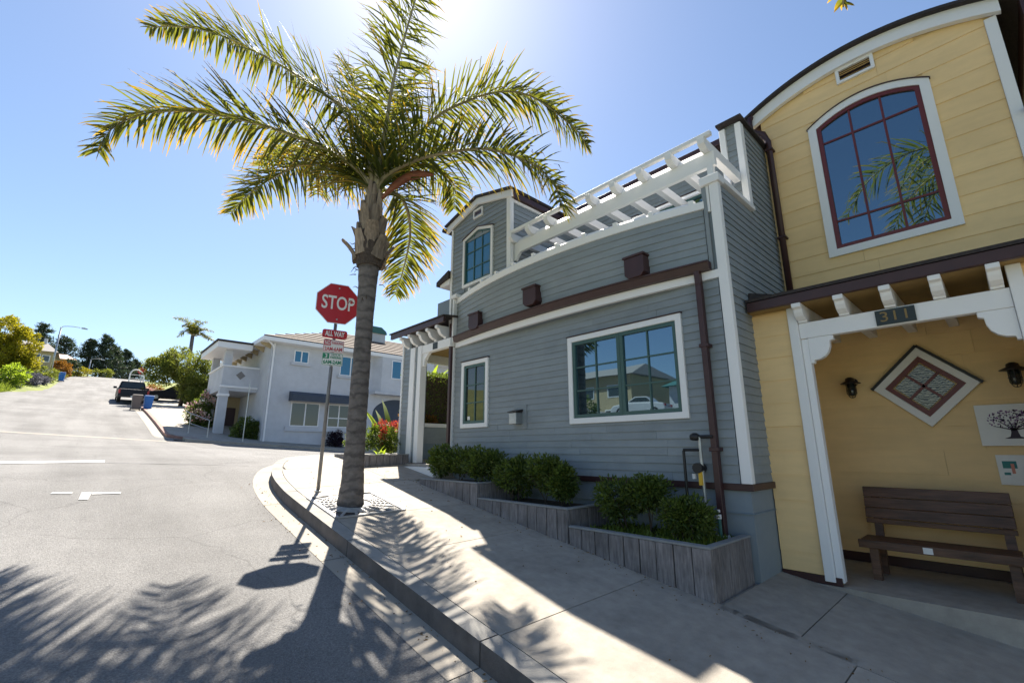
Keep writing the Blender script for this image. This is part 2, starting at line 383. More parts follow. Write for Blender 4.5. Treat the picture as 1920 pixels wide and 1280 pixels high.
def clumps(n_c, per, c, r, cr, up=.25, flatb=.0):
    """leaf bases in small clumps spread through an ellipsoid"""
    cc, cdir = ell(n_c, c, np.array(r)*.86, .35)
    Ps = []; Ds = []
    for k in range(n_c):
        s = cr*(.6+.8*rng.random())
        p, d = ell(per, cc[k], (s, s, s*.8), .3)
        dd = d*.8 + cdir[k]*.7 + rng.normal(size=(per,3))*.45 + np.array([0,0,up])
        Ps.append(p); Ds.append(dd/np.linalg.norm(dd, axis=1, keepdims=True))
    return np.concatenate(Ps), np.concatenate(Ds)
def sheet(name, m, Lp, Rp, na, off, parent=None, fn=gz, skirt=0., org=None, side=None):
    """strip of ground between two polylines of equal length, laid on the terrain"""
    mb = MB(); n = len(Lp)
    for (a, b) in zip(Lp, Rp):
        for j in range(na+1):
            x = a[0]+(b[0]-a[0])*j/na; y = a[1]+(b[1]-a[1])*j/na
            mb.v.append((x, y, fn(x, y)+off))
    w_ = na+1
    mb.f += [(i*w_+j, i*w_+j+1, (i+1)*w_+j+1, (i+1)*w_+j) for i in range(n-1) for j in range(na)]
    if skirt:
        ring = [j for j in range(w_)] + [i*w_+na for i in range(1,n)] + [(n-1)*w_+j for j in range(na-1,-1,-1)] + [i*w_ for i in range(n-2,0,-1)]
        o = len(mb.v)
        for i in ring: p = mb.v[i]; mb.v.append((p[0], p[1], p[2]-skirt))
        k = len(ring)
        mb.f += [(ring[i], o+i, o+(i+1) % k, ring[(i+1) % k]) for i in range(k)]
    ob = mb.build(name, m, parent, org)
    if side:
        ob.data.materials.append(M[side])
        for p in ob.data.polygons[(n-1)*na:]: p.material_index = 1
    return ob
def resample(pts, n):
    pts = np.array(pts, float); d = np.r_[0, np.cumsum(np.linalg.norm(np.diff(pts, axis=0), axis=1))]
    t = np.linspace(0, d[-1], n); return np.stack([np.interp(t, d, pts[:,k]) for k in range(pts.shape[1])], 1)
def catmull(pts, per=6):
    P = [Vector(p) for p in pts]; P = [P[0]*2-P[1]] + P + [P[-1]*2-P[-2]]; out = []
    for i in range(1, len(P)-2):
        for k in range(per):
            t = k/per; a,b,c,d = P[i-1],P[i],P[i+1],P[i+2]
            out.append(.5*((2*b)+(c-a)*t+(2*a-5*b+4*c-d)*t*t+(3*b-a-3*c+d)*t**3))
    out.append(P[-2]); return out

# ================================================================== SETTING: ground, roads, pavements
ys = np.r_[np.arange(-40, 120, 2.5), np.arange(120, 261, 20)]
xs = np.r_[-200, -120, -80, np.arange(-50, 51, 2.5), 80, 120, 200]
g = MB(); nx = len(xs)
for y in ys:
    for x in xs: g.v.append((float(x), float(y), terrain(float(x), float(y)) - .10))
g.f = [(i*nx+j, i*nx+j+1, (i+1)*nx+j+1, (i+1)*nx+j) for i in range(len(ys)-1) for j in range(nx-1)]
struct(g.build('ground', 'ground'))
yn = [-40] + list(np.arange(-20, 24.1, .8))
struct(sheet('road', 'asphalt', [(-9, y) for y in [-40] + list(np.arange(-20, 8.1, .7))], [(2.4, y) for y in [-40] + list(np.arange(-20, 8.1, .7))], 8, 0))
struct(sheet('junction', 'asphalt', [(-9, y) for y in np.arange(8, 24.1, .8)], [(60, y) for y in np.arange(8, 24.1, .8)], 46, 0))
struct(sheet('cross_street', 'asphalt', [(-60, y) for y in np.arange(11, 24.1, 1.3)], [(-9, y) for y in np.arange(11, 24.1, 1.3)], 20, 0, fn=terrain))
yu = list(np.arange(24, 60, 1.)) + list(np.arange(60, 141, 2.))
struct(sheet('uphill_road', 'asphalt', [(edge_l(y), y) for y in yu], [(edge_r(y)+.25, y) for y in yu], 6, 0, fn=gz))

def kerb_poly(pts, n): return resample(catmull([(p[0], p[1], 0) for p in pts], 8), n)[:, :2]
KO = kerb_poly([(2.05,-14),(2.05,-6),(2.05,2),(2.06,6.0),(2.10,7.0),(2.2,7.75),(2.38,8.4),(2.64,9.0),(3.02,9.45),(3.6,9.68),(4.6,9.72),(9,9.74),(34,9.75)], 160)
def offset(pl, d):
    t = np.gradient(pl, axis=0); t /= np.linalg.norm(t, axis=1, keepdims=True)
    return pl + np.stack([t[:,1], -t[:,0]], 1)*d
KI = offset(KO, .15); KP = offset(KO, -.24)
# gutter pan, kerb and their joints, each length a piece
road_kerb = struct(sheet('kerb', 'kerb', [tuple(p) for p in offset(KO, .012)], [tuple(p) for p in offset(KO, .148)], 1, SW-.012, skirt=.2))
road_pan = struct(sheet('gutter', 'pan', [tuple(p) for p in KP], [tuple(p) for p in KO], 1, -.004))
seg = 160; step = 6
for i in range(0, seg-step, step):
    a = KO[i:i+step+1].copy(); b = KI[i:i+step+1].copy()
    if a[0,0] > 12: break
    for arr in (a, b):
        e = arr[1]-arr[0]; arr[0] += e*.006/np.linalg.norm(e); e = arr[-1]-arr[-2]; arr[-1] -= e*.006/np.linalg.norm(e)
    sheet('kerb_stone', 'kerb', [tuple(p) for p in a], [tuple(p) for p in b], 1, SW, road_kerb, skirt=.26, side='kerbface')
    a2 = KP[i:i+step+1].copy(); b2 = KO[i:i+step+1].copy()
    for arr in (a2, b2):
        e = arr[1]-arr[0]; arr[0] += e*.005/np.linalg.norm(e); e = arr[-1]-arr[-2]; arr[-1] -= e*.005/np.linalg.norm(e)
    sheet('gutter_slab', 'pan', [tuple(p) for p in a2], [tuple(p) for p in b2], 1, .004, road_pan)

# pavement bed and slabs
XP = 4.03                                   # planter front
pv = struct(sheet('pavement', 'kerb', [tuple(p) for p in KI[KI[:,0] < 4.4]], [(max(p[0]+.02, 5.6 if p[1] < 9.0 else p[0]+.05), p[1]) for p in KI[KI[:,0] < 4.4]], 4, SW-.022))
def slab(Lp, Rp, na=4): return sheet('paving_slab', 'concrete', Lp, Rp, na, SW, pv, skirt=.02)
JY = [-5.2, -3.7, -2.15, -.6, .96, 2.50, 4.05, 5.27, 6.78]
ki_x = lambda y: float(np.interp(y, KI[KI[:,0] < 3][:,1], KI[KI[:,0] < 3][:,0]))
for a, b in zip(JY[:-1], JY[1:]):
    yy = np.linspace(a+.005, b-.005, 5)
    if b <= .97:
        slab([(ki_x(y)+.008, y) for y in yy], [(3.97, y) for y in yy])
    else:
        slab([(ki_x(y)+.008, y) for y in yy], [(XP+.05, y) for y in yy])
# corner fan of slabs
yy = np.linspace(6.79, 8.1, 9); slab([(ki_x(y)+.008, y) for y in yy], [(3.72, y) for y in yy])
yy = np.linspace(6.79, 8.1, 5); slab([(3.73, y) for y in yy], [(5.2, y) for y in yy])
yy = np.linspace(8.11, 9.5, 13)
kc = KI[(KI[:,1] > 8.0) & (KI[:,0] < 4.4)]
slab([(float(np.interp(y, kc[:,1], kc[:,0]))+.01, y) for y in yy], [(3.72+(.3 if y > 9.3 else 0), y) for y in yy])
for k in range(8):
    yy = np.linspace(8.11, 9.54, 4); x0 = 3.74+k*1.5
    slab([(x0+.0, y) for y in yy], [(x0+1.49, y) for y in yy], 2)
# apron in front of the yellow house
for a, b in zip([-5.2, -3.6, -1.9, -.3, 1.31], [-3.61, -1.91, -.31, 1.30, 1.86]):
    yy = np.linspace(a, b, 4); slab([(3.985, y) for y in yy], [(5.6, y) for y in yy], 3)

# far pavement across the side street
yf = [24.3, 24.5, 24.8, 25.4] + list(np.arange(26.5, 56, 1.2))
fx = lambda y: 2.62 + max(0, 25.0-y)*1.3 + max(0, y-40)*.06
fp = struct(sheet('far_pavement', 'concrete', [(fx(y)+.16, y) for y in yf], [(9.5, y) for y in yf], 8, .13))
yc = list(np.linspace(24.25, 52, 40))
struct(sheet('far_kerb', 'redkerb', [(fx(y), y) for y in yc], [(fx(y)+.16, y) for y in yc], 1, .135, skirt=.2))
struct(sheet('far_gutter', 'pan', [(fx(y)-.4, y) for y in yc], [(fx(y), y) for y in yc], 1, .006))
xr = list(np.arange(3.2, 34, 1.2))
struct(sheet('far_side_pavement', 'concrete', [(x, 23.6) for x in xr], [(x, 25.0) for x in xr], 2, .125, skirt=.2))
struct(sheet('valley_gutter', 'pan', [(x, 22.55) for x in np.arange(-9, 24, 1.)], [(x, 23.3) for x in np.arange(-9, 24, 1.)], 1, .006))

# painted markings and sealed crack
def mark(name, m, Lp, Rp, label, cat):
    return tag(sheet(name, m, Lp, Rp, 1, .008, org=(Lp[0][0], Lp[0][1], gz(*Lp[0]))), label, cat)
mark('stop_line', 'paint', [(-8.5,10.95),(-4,10.98),(-.9,11.0),(.35,10.9)], [(-8.5,11.35),(-4,11.38),(-.9,11.4),(.36,11.3)], 'white stop line painted across the road at the corner', 'road marking')
pt = thing('parking_marks', 'white painted parking T marks on the asphalt left of the kerb', 'road marking', (0,7.9,gz(0,7.9)))
for Lp, Rp in (([(-.18,8.02),(.0,7.95)], [(-.16,8.08),(.02,8.01)]), ([(.08,7.62),(.16,7.60)], [(.10,7.98),(.19,7.95)]), ([(.19,7.86),(.46,7.80)], [(.20,7.94),(.47,7.87)])):
    sheet('painted_bar', 'paint', Lp, Rp, 1, .009, pt)
cr = [(.37+.16*i, 10.75-.10*i+random.uniform(-.05,.05)) for i in range(13)]
tag(sheet('sealed_crack', 'tar', cr, [(x, y+random.uniform(.025,.055)) for x, y in cr], 1, .009, org=(.4,10.7,gz(.4,10.7))), 'dark sealed crack running across the asphalt towards the corner', 'road marking')

# ================================================================== siding and window builders
def siding(parent, axis, plane, u0, u1, z0, z1, ex, m, holes=(), clip=None, zref=None, thick=.015, name='siding_board'):
    P = (lambda u, d, z: (plane-d, u, z)) if axis == 'X' else (lambda u, d, z: (u, plane-d, z))
    zr = z0 if zref is None else zref
    k = math.floor((z0-zr)/ex + 1e-6)
    while zr + k*ex < z1 - 1e-4:
        a = max(z0, zr+k*ex); b = min(z1, zr+(k+1)*ex); k += 1
        if b-a < .006: continue
        mid = (a+b)/2; s, e = u0, u1
        if clip:
            r = clip(mid)
            if r is None: continue
            s, e = max(s, r[0]), min(e, r[1])
        spans = [(s, e)]
        for (h0, h1, hz0, hz1) in holes:
            if hz0 < mid < hz1:
                spans = [q for (p0, p1) in spans for q in ((p0, min(p1, h0)), (max(p0, h1), p1)) if q[1]-q[0] > .01]
        cut = []
        for p0, p1 in spans:                         # staggered butt joints
            while p1-p0 > 2.0:
                c_ = p0 + random.uniform(.7, 1.6); cut.append((p0, c_-.0015)); p0 = c_+.0015
            cut.append((p0, p1))
        for p0, p1 in cut:
            j = random.uniform(-.0018,.0018); t0 = thick+j; t1 = .003+j*.5
            a_ = a+random.uniform(-.0015,.0015)
            MB().hexa([P(p0,-.004,a_), P(p1,-.004,a_), P(p1,t0,a_), P(p0,t0,a_), P(p0,-.004,b), P(p1,-.004,b), P(p1,t1,b), P(p0,t1,b)]).build(name, m, parent)
def ringmesh(parent, name, m, plane, outer, inner, d0, d1, axis='X'):
    P = (lambda u, d, z: (plane-d, u, z)) if axis == 'X' else (lambda u, d, z: (u, plane-d, z))
    n = len(outer); mb = MB()
    mb.v = [P(u,d1,z) for u,z in outer] + [P(u,d1,z) for u,z in inner] + [P(u,d0,z) for u,z in outer] + [P(u,d0,z) for u,z in inner]
    for i in range(n):
        j = (i+1) % n
        mb.f += [(i,j,n+j,n+i), (i,2*n+i,2*n+j,j), (n+i,n+j,3*n+j,3*n+i)]
    return mb.build(name, m, parent)
def outline(y0, y1, z0, top, inset, n=14):
    """closed outline: bottom corners then along the top from y1 to y0"""
    ya, yb = y0+inset, y1-inset
    pts = [(ya, z0+inset), (yb, z0+inset)]
    for i in range(n+1):
        y = yb + (ya-yb)*i/n; pts.append((y, top(y)-inset))
    return pts
def window(parent, plane, y0, y1, z0, top, casing, sash_m, glass, ncol, zrows, sw=.045, nsash=1, strip=True, mun=.018, n=14, name='window', axis='X'):
    """casing (part) with sashes, muntins and panes as sub-parts; top is a function of y"""
    win = ringmesh(parent, name, 'white', plane, outline(y0,y1,z0,top,0,n), outline(y0,y1,z0,top,casing,n), -.01, .04, axis)
    P = (lambda u, d, z: (plane-d, u, z)) if axis == 'X' else (lambda u, d, z: (u, plane-d, z))
    if strip:
        o = [(y, top(y)) for y in np.linspace(y0-.012, y1+.012, n+1)]
        mb = MB()
        for (ya, za), (yb, zb) in zip(o[:-1], o[1:]):
            mb.hexa([P(ya,-.005,za+.001), P(yb,-.005,zb+.001), P(yb,.055,zb+.001), P(ya,.055,za+.001), P(ya,-.005,za+.018), P(yb,-.005,zb+.018), P(yb,.055,zb+.013), P(ya,.055,za+.013)])
        mb.build('head_flashing', 'brown', win)
    W = y1-y0-2*casing
    for s in range(nsash):
        a = y0+casing+W*s/nsash+.002; b = y0+casing+W*(s+1)/nsash-.002
        tp = lambda y: top(y)-casing-.002
        ringmesh(win, 'sash', sash_m, plane, outline(a,b,z0+casing+.002,tp,0,n), outline(a,b,z0+casing+.002,tp,sw,n), -.015, .024, axis)
        ia, ib = a+sw, b-sw; tpi = lambda y: top(y)-casing-.002-sw
        zb0 = z0+casing+.002+sw
        cols = [ia+(ib-ia)*k/ncol for k in range(ncol+1)]
        rows = [zb0] + list(zrows) + [None]
        for i in range(1, ncol):
            y = cols[i]; MB().hexa([P(y-mun/2,-.008,zb0), P(y+mun/2,-.008,zb0), P(y+mun/2,.012,zb0), P(y-mun/2,.012,zb0), P(y-mun/2,-.008,tpi(y)), P(y+mun/2,-.008,tpi(y)), P(y+mun/2,.012,tpi(y)), P(y-mun/2,.012,tpi(y))]).build('muntin', sash_m, win)
        for z in zrows:
            MB().hexa([P(ia,-.008,z-mun/2), P(ib,-.008,z-mun/2), P(ib,.0105,z-mun/2), P(ia,.0105,z-mun/2), P(ia,-.008,z+mun/2), P(ib,-.008,z+mun/2), P(ib,.0105,z+mun/2), P(ia,.0105,z+mun/2)]).build('muntin', sash_m, win)
        for i in range(ncol):
            for r in range(len(rows)-1):
                c0, c1 = cols[i], cols[i+1]; za = rows[r]; zb = rows[r+1]
                if zb is None:
                    yy = np.linspace(c1, c0, 6); pts = [(c0,za),(c1,za)] + [(y, tpi(y)) for y in yy]
                else: pts = [(c0,za),(c1,za),(c1,zb),(c0,zb)]
                MB().prism(pts, lambda u, v, w_: P(u, w_, v), -.012, -.004).build('pane', glass, win)
    return win

# ================================================================== GREY HOUSE
GX = 4.912; YC = 1.85; YL = 6.87
gh = thing('grey_house', 'grey clapboard house with bowed balcony front, white trim and green windows', 'house', (6.5, 4.2, -1.2))
H2 = (2.40, 4.116, .334, 1.545); H1 = (5.885, 6.635, .36, 1.535)
FT = .94
# backing walls
bxp('wall_core', 'gcore', gh, GX+.006, 9.5, YC+.006, YL-.01, -1.7, 1.96)
bxp('balcony_floor', 'gcore', gh, GX+.006, 6.6, YC+.2, YL-.01, 1.97, 2.62)
bxp('upper_wall', 'gcore', gh, 6.606, 9.5, 2.12, 8.3, 1.97, 4.5)
MB().prism([(YC+.006+.0,1.961),(YC+.18,1.961),(YC+.18,3.03),(YC+.006,3.03)], lambda u,v,w_: (w_,u,v), GX+.006, 5.96).build('parapet_core', 'gcore', gh)
bxp('fin_core', 'gcore', gh, 5.966, 9.4, YC+.006, YC+.25, 1.97, 4.40)
bxp('foundation', 'gfound', gh, GX+.012, 5.62, YC+.012, YL, -1.75, -.405)
bxp('foundation_cap', 'gfound', gh, GX-.012, 5.62, YC-.012, YL, -.62, -.612)
MB().box(GX-.035, GX-.002, YC-.035, YL, -.40, -.334).box(GX-.002, 5.5, YC-.035, YC-.002, -.40, -.334).build('skirt_band', 'brown', gh)
# lower front siding
holes = [(H2[0]+.04, H2[1]-.04, H2[2]+.03, H2[3]-.03), (H1[0]+.04, H1[1]-.04, H1[2]+.03, H1[3]-.03)]
siding(gh, 'X', GX, YC+.09, YL, -.334, 1.92, .0905, 'gsiding', holes)
# side wall siding (facing the yellow porch)
siding(gh, 'Y', YC, GX+.03, 5.98, -.334, 3.02, .0905, 'gsiding', zref=-.334)
siding(gh, 'Y', YC, 5.98, 6.93, 1.5, 4.40, .0905, 'gsiding', zref=-.334)
# corner board, cap, fin trims
MB().box(GX-.03, GX-.002, YC-.03, YC+.075, -.334, 2.99).box(GX-.002, GX+.05, YC-.03, YC-.002, -.334, 2.99).build('corner_board', 'white', gh)
MB().box(GX-.06, GX+.10, YC-.055, YC+.17, 2.99, 3.09).box(GX+.10, 6.0, YC-.05, YC+.20, 3.03, 3.09).build('parapet_cap', 'white', gh)
MB().box(GX-.02, GX+.10, YC+.085, YC+.16, 2.66, 2.99).build('corner_post', 'white', gh)
MB().box(5.92, 5.962, YC-.025, YC+.055, 3.09, 4.36).box(5.962, 6.03, YC-.025, YC-.002, 3.09, 4.36).build('fin_trim', 'white', gh)
MB().box(5.92, 5.962, YC+.185, YC+.265, 2.7, 4.36).build('fin_trim', 'white', gh)
siding(gh, 'X', 5.962, YC+.055, YC+.185, 3.09, 4.38, .0905, 'gsiding')
MB().box(5.86, 9.5, YC-.06, YC+.28, 4.40, 4.432).build('fin_cap', 'roofdark', gh)
# bowed balcony front
Y0B, Y1B = 2.02, 6.84
def bow(z): return .15 + .18*(z-1.855)/.855
def bX(y, z, out=0.):
    s = 1 - ((y-(Y0B+Y1B)/2)/((Y1B-Y0B)/2))**2
    return GX - .01 - bow(z)*max(0, s) - out
NB = 22; by = np.linspace(Y0B, Y1B, NB+1)
def bowband(name, m, za, zb, oa, ob, back=.02, parent=gh, y0=Y0B, y1=Y1B, n=NB, zlift=0):
    mb = MB(); yy = np.linspace(y0, y1, n+1)
    for y in yy:
        mb.v += [(bX(y,za)+back, y, za), (bX(y,za,oa), y, za), (bX(y,zb,ob), y, zb), (bX(y,zb)+back, y, zb)]
    for i in range(n):
        for k in range(4): mb.f.append((i*4+k, i*4+(k+1) % 4, (i+1)*4+(k+1) % 4, (i+1)*4+k))
    mb.f += [(3,2,1,0), (n*4,n*4+1,n*4+2,n*4+3)]
    return mb.build(name, m, parent)
bowband('bow_core', 'gcore', 1.86, 2.80, -.004, -.004, .12)
for k in range(8):
    a = 2.0+k*.0905; bowband('siding_board', 'gsiding', a, min(a+.0905, 2.72), .015, .003)
bowband('frieze_board', 'white', 1.852, 1.945, .02, .02, .03, y0=Y0B-.10, y1=Y1B+.02)
gt = bowband('gutter', 'brown', 1.948, 2.045, .085, .11, .0, y0=Y0B-.03, y1=Y1B-.02)
bowband('gutter_lip', 'brown', 2.03, 2.048, .122, .122, -.10, parent=gt, y0=Y0B-.03, y1=Y1B-.02)
bowband('parapet_band', 'white', 2.715, 2.805, .025, .025, .06, y0=Y0B-.02)
for i in range(11):
    y = Y0B+.12+i*(Y1B-Y0B-.2)/10
    bowband('parapet_block', 'white', 2.806, 2.862, .02, .02, .05, y0=y-.03, y1=y+.03, n=1)
for i in range(10):
    y = Y0B+.12+i*(Y1B-Y0B-.2)/10; y2 = Y0B+.12+(i+1)*(Y1B-Y0B-.2)/10
    bowband('sloped_panel', 'white', 2.806, 2.862, .012, -.045, .07, y0=y+.032, y1=y2-.032, n=2)
MB().box(GX-.03, GX+.02, Y0B-.055, Y0B-.012, 1.96, 2.98).build('bow_end_board', 'gsiding', gh)
MB().box(GX-.10, GX-.015, Y1B+.004, Y1B+.05, 1.95, 2.80).box(GX-.13, GX, Y1B-.10, Y1B+.06, 2.807, 2.875).build('bow_end_post', 'white', gh)
# leader boxes on the bow
for (yc_, zt, s) in ((2.83, 2.33, 1.0), (4.55, 2.36, 1.0), (6.03, 2.30, 1.0)):
    x = bX(yc_, zt-.12)
    mb = MB(); wd = .135*s; prof = [(-wd, -.235), (-wd*.62, -.285), (wd*.62, -.285), (wd, -.235), (wd, -.02), (-wd, -.02)]
    mb.prism(prof, lambda u,v,w_: (x-w_, yc_+u, zt+v), -.05, .13)
    lb = mb.build('leader_box', 'brown', gh)
    MB().box(x-.145, x+.05, yc_-wd-.015, yc_+wd+.015, zt-.019, zt+.01).build('lid', 'brown', lb)
# downspouts
d = MB(); d.bar((bX(2.12,2.0)-.06, 2.13, 1.96), (GX-.075, 2.13, 1.80), .075, .06, (0,1,0)); d.bar((GX-.075, 2.13, 1.80), (GX-.075, 2.13, -.83), .075, .06, (0,1,0))
dsp = d.build('downspout', 'brown', gh)
for z in (1.1, .0): MB().box(GX-.12, GX, 2.08, 2.18, z-.02, z+.02).build('strap', 'brown', dsp)
MB().lathe((GX-.075,2.13,-.93), [(.055,0),(.055,.05),(.062,.05),(.062,.10),(.05,.10)], 14).build('drain_collar', 'pvc', gh)
d = MB(); d.bar((GX-.07, 6.93, 2.33), (GX-.07, 6.93, -.3), .065, .06, (0,1,0)); d.build('downspout', 'brown', gh)
# windows of the ground floor
flat_top = lambda z: (lambda y: z)
hz = (H2[3]-H2[2]-.24)/3
window(gh, GX, *H2[:3], flat_top(H2[3]), .075, 'green', 'glass', 2, [H2[2]+.12+hz, H2[2]+.12+2*hz], nsash=2, n=2)
hz = (H1[3]-H1[2]-.24)/3
w1 = window(gh, GX, *H1[:3], flat_top(H1[3]), .072, 'green', 'glassdim', 2, [H1[2]+.12+hz, H1[2]+.12+2*hz], n=2)
MB().box(GX-.001, GX+.0, 6.40, 6.47, .50, .56).build('sticker', 'signwhite', w1)
MB().box(GX-.0011, GX+.0, 6.40, 6.47, .47, .499).build('sticker', 'copper', w1)
# tower with a gable
TX, TY0, TY1 = GX, 5.36, 7.09
bxp('tower_core', 'gcore', gh, TX+.006, 8.5, TY0+.006, TY1-.006, 1.97, 4.22)
pk = 6.24
gab = lambda y: 4.66 - abs(y-pk)*.255
MB().prism([(TY0+.006,4.221),(TY1-.006,4.221),(TY1-.006,gab(TY1)-.03),(pk,gab(pk)-.03),(TY0+.006,gab(TY0)-.03)], lambda u,v,w_: (w_,u,v), TX+.006, 8.5).build('gable_core', 'gcore', gh)
wt = lambda y: 4.10 - abs(y-pk)*.28
siding(gh, 'X', TX, TY0+.07, TY1-.02, 2.0, 4.64, .0905, 'gsiding', [(5.84,6.65,2.9,3.93)], clip=lambda z: None if z > 4.62 else (pk-(4.64-z)/.255, pk+(4.64-z)/.255))
siding(gh, 'Y', TY0, TX+.05, 6.62, 2.7, 4.36, .0905, 'gsiding')
MB().box(TX-.03, TX-.002, TY0-.03, TY0+.07, 2.6, 4.38).box(TX-.002, TX+.055, TY0-.03, TY0-.002, 2.6, 4.38).build('corner_board', 'white', gh)
MB().box(TX-.028, TX-.002, TY1-.05, TY1+.01, 2.0, 4.33).build('corner_board', 'white', gh)
window(gh, TX, 5.80, 6.69, 2.98, wt, .055, 'green', 'glassblue', 3, [3.33, 3.66], sw=.03, n=8)
for sgn, yend in ((1, 7.24), (-1, 5.26)):
    a = (pk, gab(pk)+.0); b = (yend, gab(yend))
    MB().hexa([(TX-.07,a[0],a[1]-.10),(TX-.02,a[0],a[1]-.10),(TX-.02,b[0],b[1]-.10),(TX-.07,b[0],b[1]-.10),(TX-.07,a[0],a[1]+.03),(TX-.02,a[0],a[1]+.03),(TX-.02,b[0],b[1]+.03),(TX-.07,b[0],b[1]+.03)]).build('rake_board', 'white', gh)
    MB().hexa([(TX-.11,a[0],a[1]+.032),(8.6,a[0],a[1]+.032),(8.6,b[0],b[1]+.032),(TX-.11,b[0],b[1]+.032),(TX-.11,a[0],a[1]+.075),(8.6,a[0],a[1]+.075),(8.6,b[0]+sgn*.02,b[1]+.07),(TX-.11,b[0]+sgn*.02,b[1]+.07)]).build('roof', 'roofdark', gh)
MB().box(TX+.0, 8.5, 5.27, TY0-.004, 4.33, 4.43).build('eave_fascia', 'brown', gh)
MB().box(TX+.06, 6.6, TY0-.028, TY0-.003, 4.27, 4.325).build('eave_trim', 'white', gh)
MB().tube([(TX-.12,7.27,4.38),(8,7.27,4.38)], .05, 8).build('gutter_end', 'roofdark', gh)
v = ringmesh(gh, 'gable_vent', 'white', TX, [(6.11,4.31),(6.39,4.31),(6.39,4.49),(6.11,4.49)], [(6.14,4.34),(6.36,4.34),(6.36,4.46),(6.14,4.46)], -.01, .035)
MB().box(TX-.012, TX+.0, 6.14, 6.36, 4.34, 4.46).build('louvre', 'brown', v)
# small roof return seen left of the tower
MB().box(TX-.05, 8.3, 7.10, 7.42, 3.18, 3.30).build('side_roof_fascia', 'white', gh)
MB().hexa([(TX-.09,7.09,3.30),(8.4,7.09,3.30),(8.4,7.50,3.22),(TX-.09,7.50,3.22),(TX-.09,7.09,3.46),(8.4,7.09,3.46),(8.4,7.50,3.31),(TX-.09,7.50,3.31)]).build('side_roof', 'roofdark', gh)
bxp('side_wing', 'gcore', gh, 5.4, 8.3, 7.10, 8.3, 2.45, 3.18)
# set-back upper storey behind the balcony
siding(gh, 'X', 6.6, 2.12, 5.34, 2.65, 4.45, .0905, 'gsiding', [(2.5,3.5,2.85,3.95),(3.9,4.9,2.85,3.95)])
for a in (2.45, 3.85): window(gh, 6.6, a, a+1.1, 2.8, flat_top(4.0), .07, 'green', 'glass', 2, [3.2, 3.6], n=2)
MB().box(6.40, 9.6, 2.12, 5.34, 4.50, 4.60).build('rear_roof', 'brown', gh)
# pergola over the balcony
pg = thing('pergola', 'white timber pergola with projecting rafter tails above the bowed balcony', 'pergola', (5.0, 3.6, 2.62))
MB().prism([(1.86,3.275),(5.20,3.275),(5.30,3.15),(5.345,3.15),(5.345,3.464),(1.86,3.464)], lambda u,v,w_: (w_,u,v), 4.98, 5.04).build('beam', 'white', pg)
bxp('beam', 'white', pg, 6.2, 6.26, 2.12, 5.34, 3.28, 3.464)
for i in range(9):
    y = 5.30 - i*.42; xe = 6.55 if i < 8 else 5.9
    MB().prism([(4.83,3.52),(4.90,3.465),(xe,3.465),(xe,3.60),(4.83,3.60)], lambda u,v,w_: (u,w_,v), y-.042, y+.042).build('rafter', 'white', pg)
MB().box(4.85, 4.91, 1.83, 5.36, 3.602, 3.655).build('batten', 'white', pg)
MB().box(6.0, 6.04, 2.12, 5.34, 3.602, 3.64).build('batten', 'white', pg)
for i in range(8):
    y = 5.30 - i*.42; MB().prism([(4.982,3.466),(5.04,3.466),(5.06,3.56),(5.045,3.56)], lambda u,v,w_: (u,w_,v), y-.376, y-.044).build('sloped_panel', 'white', pg)
bxp('post', 'white', pg, 4.975, 5.045, 1.89, 1.96, 2.63, 3.30)
# entrance porch at the corner
ep = thing('entrance_porch', 'small grey and white corner porch with scrolled rafter tails beside the grey house', 'porch', (5.0, 7.8, -.3))
EX = 4.80
bxp('floor', 'concrete', ep, 4.62, 6.4, 6.86, 8.62, -.62, -.262)
st = MB().box(4.50, 4.615, 6.86, 8.22, -.62, -.31).build('step', 'white', ep)
bxp('wall_core', 'gcore', ep, EX+.006, 5.0, 8.0, 8.60, -.26, 2.02)
siding(ep, 'X', EX, 8.30, 8.58, -.25, 2.25, .0905, 'gsiding')
siding(ep, 'X', EX, 8.0, 8.11, -.25, 2.05, .5, 'gsiding', name='column_panel')
for a, b in ((8.11,8.29),(7.86,8.0)): MB().box(EX-.035, EX+.10, a, b, -.255, 2.05).build('post', 'white', ep)
MB().box(EX-.03, EX+.20, 8.582, 8.63, -.25, 2.26).build('corner_board', 'white', ep)
MB().box(4.86, 4.96, 6.88, 6.96, -.255, 1.87).build('post', 'white', ep)
MB().box(EX-.04, EX+.12, 7.84, 8.31, -.262, -.255).build('post_foot', 'brown', ep)
MB().box(EX-.02, EX+.09, 6.88, 7.86, 1.88, 2.045).build('beam', 'white', ep)
MB().box(5.0, EX+1.5, 8.50, 8.60, 1.86, 2.046).build('beam', 'white', ep)
MB().prism([(7.86,1.62),(7.80,1.62),(7.78,1.74),(7.70,1.83),(7.62,1.879),(7.86,1.879)], lambda u,v,w_: (w_,u,v), EX, EX+.07).build('knee_brace', 'white', ep)
MB().box(EX-.028, EX-.022, 7.30, 7.46, 1.90, 2.03).build('number_plate', 'plate', ep)
def scroll_tail(parent, xf, xb, y, wd, zt, zb, flip=1):
    h = zt-zb
    prof = [(xf, zt), (xf, zt-.25*h), (xf+.25*h, zt-.32*h), (xf+.3*h, zt-.5*h), (xf+.45*h, zt-.72*h), (xf+.7*h, zt-.86*h), (xf+.9*h, zt-.9*h), (xf+.9*h, zb), (xb, zb), (xb, zt)]
    return MB().prism(prof, lambda u,v,w_: (u,w_,v), y-wd/2, y+wd/2).build('rafter', 'white', parent)
for y in (8.42, 8.09, 7.75, 7.41, 7.08): scroll_tail(ep, 4.58, 6.3, y, .085, 2.29, 2.06)
MB().box(4.555, 4.60, 6.80, 8.80, 2.295, 2.40).build('fascia', 'brown', ep)
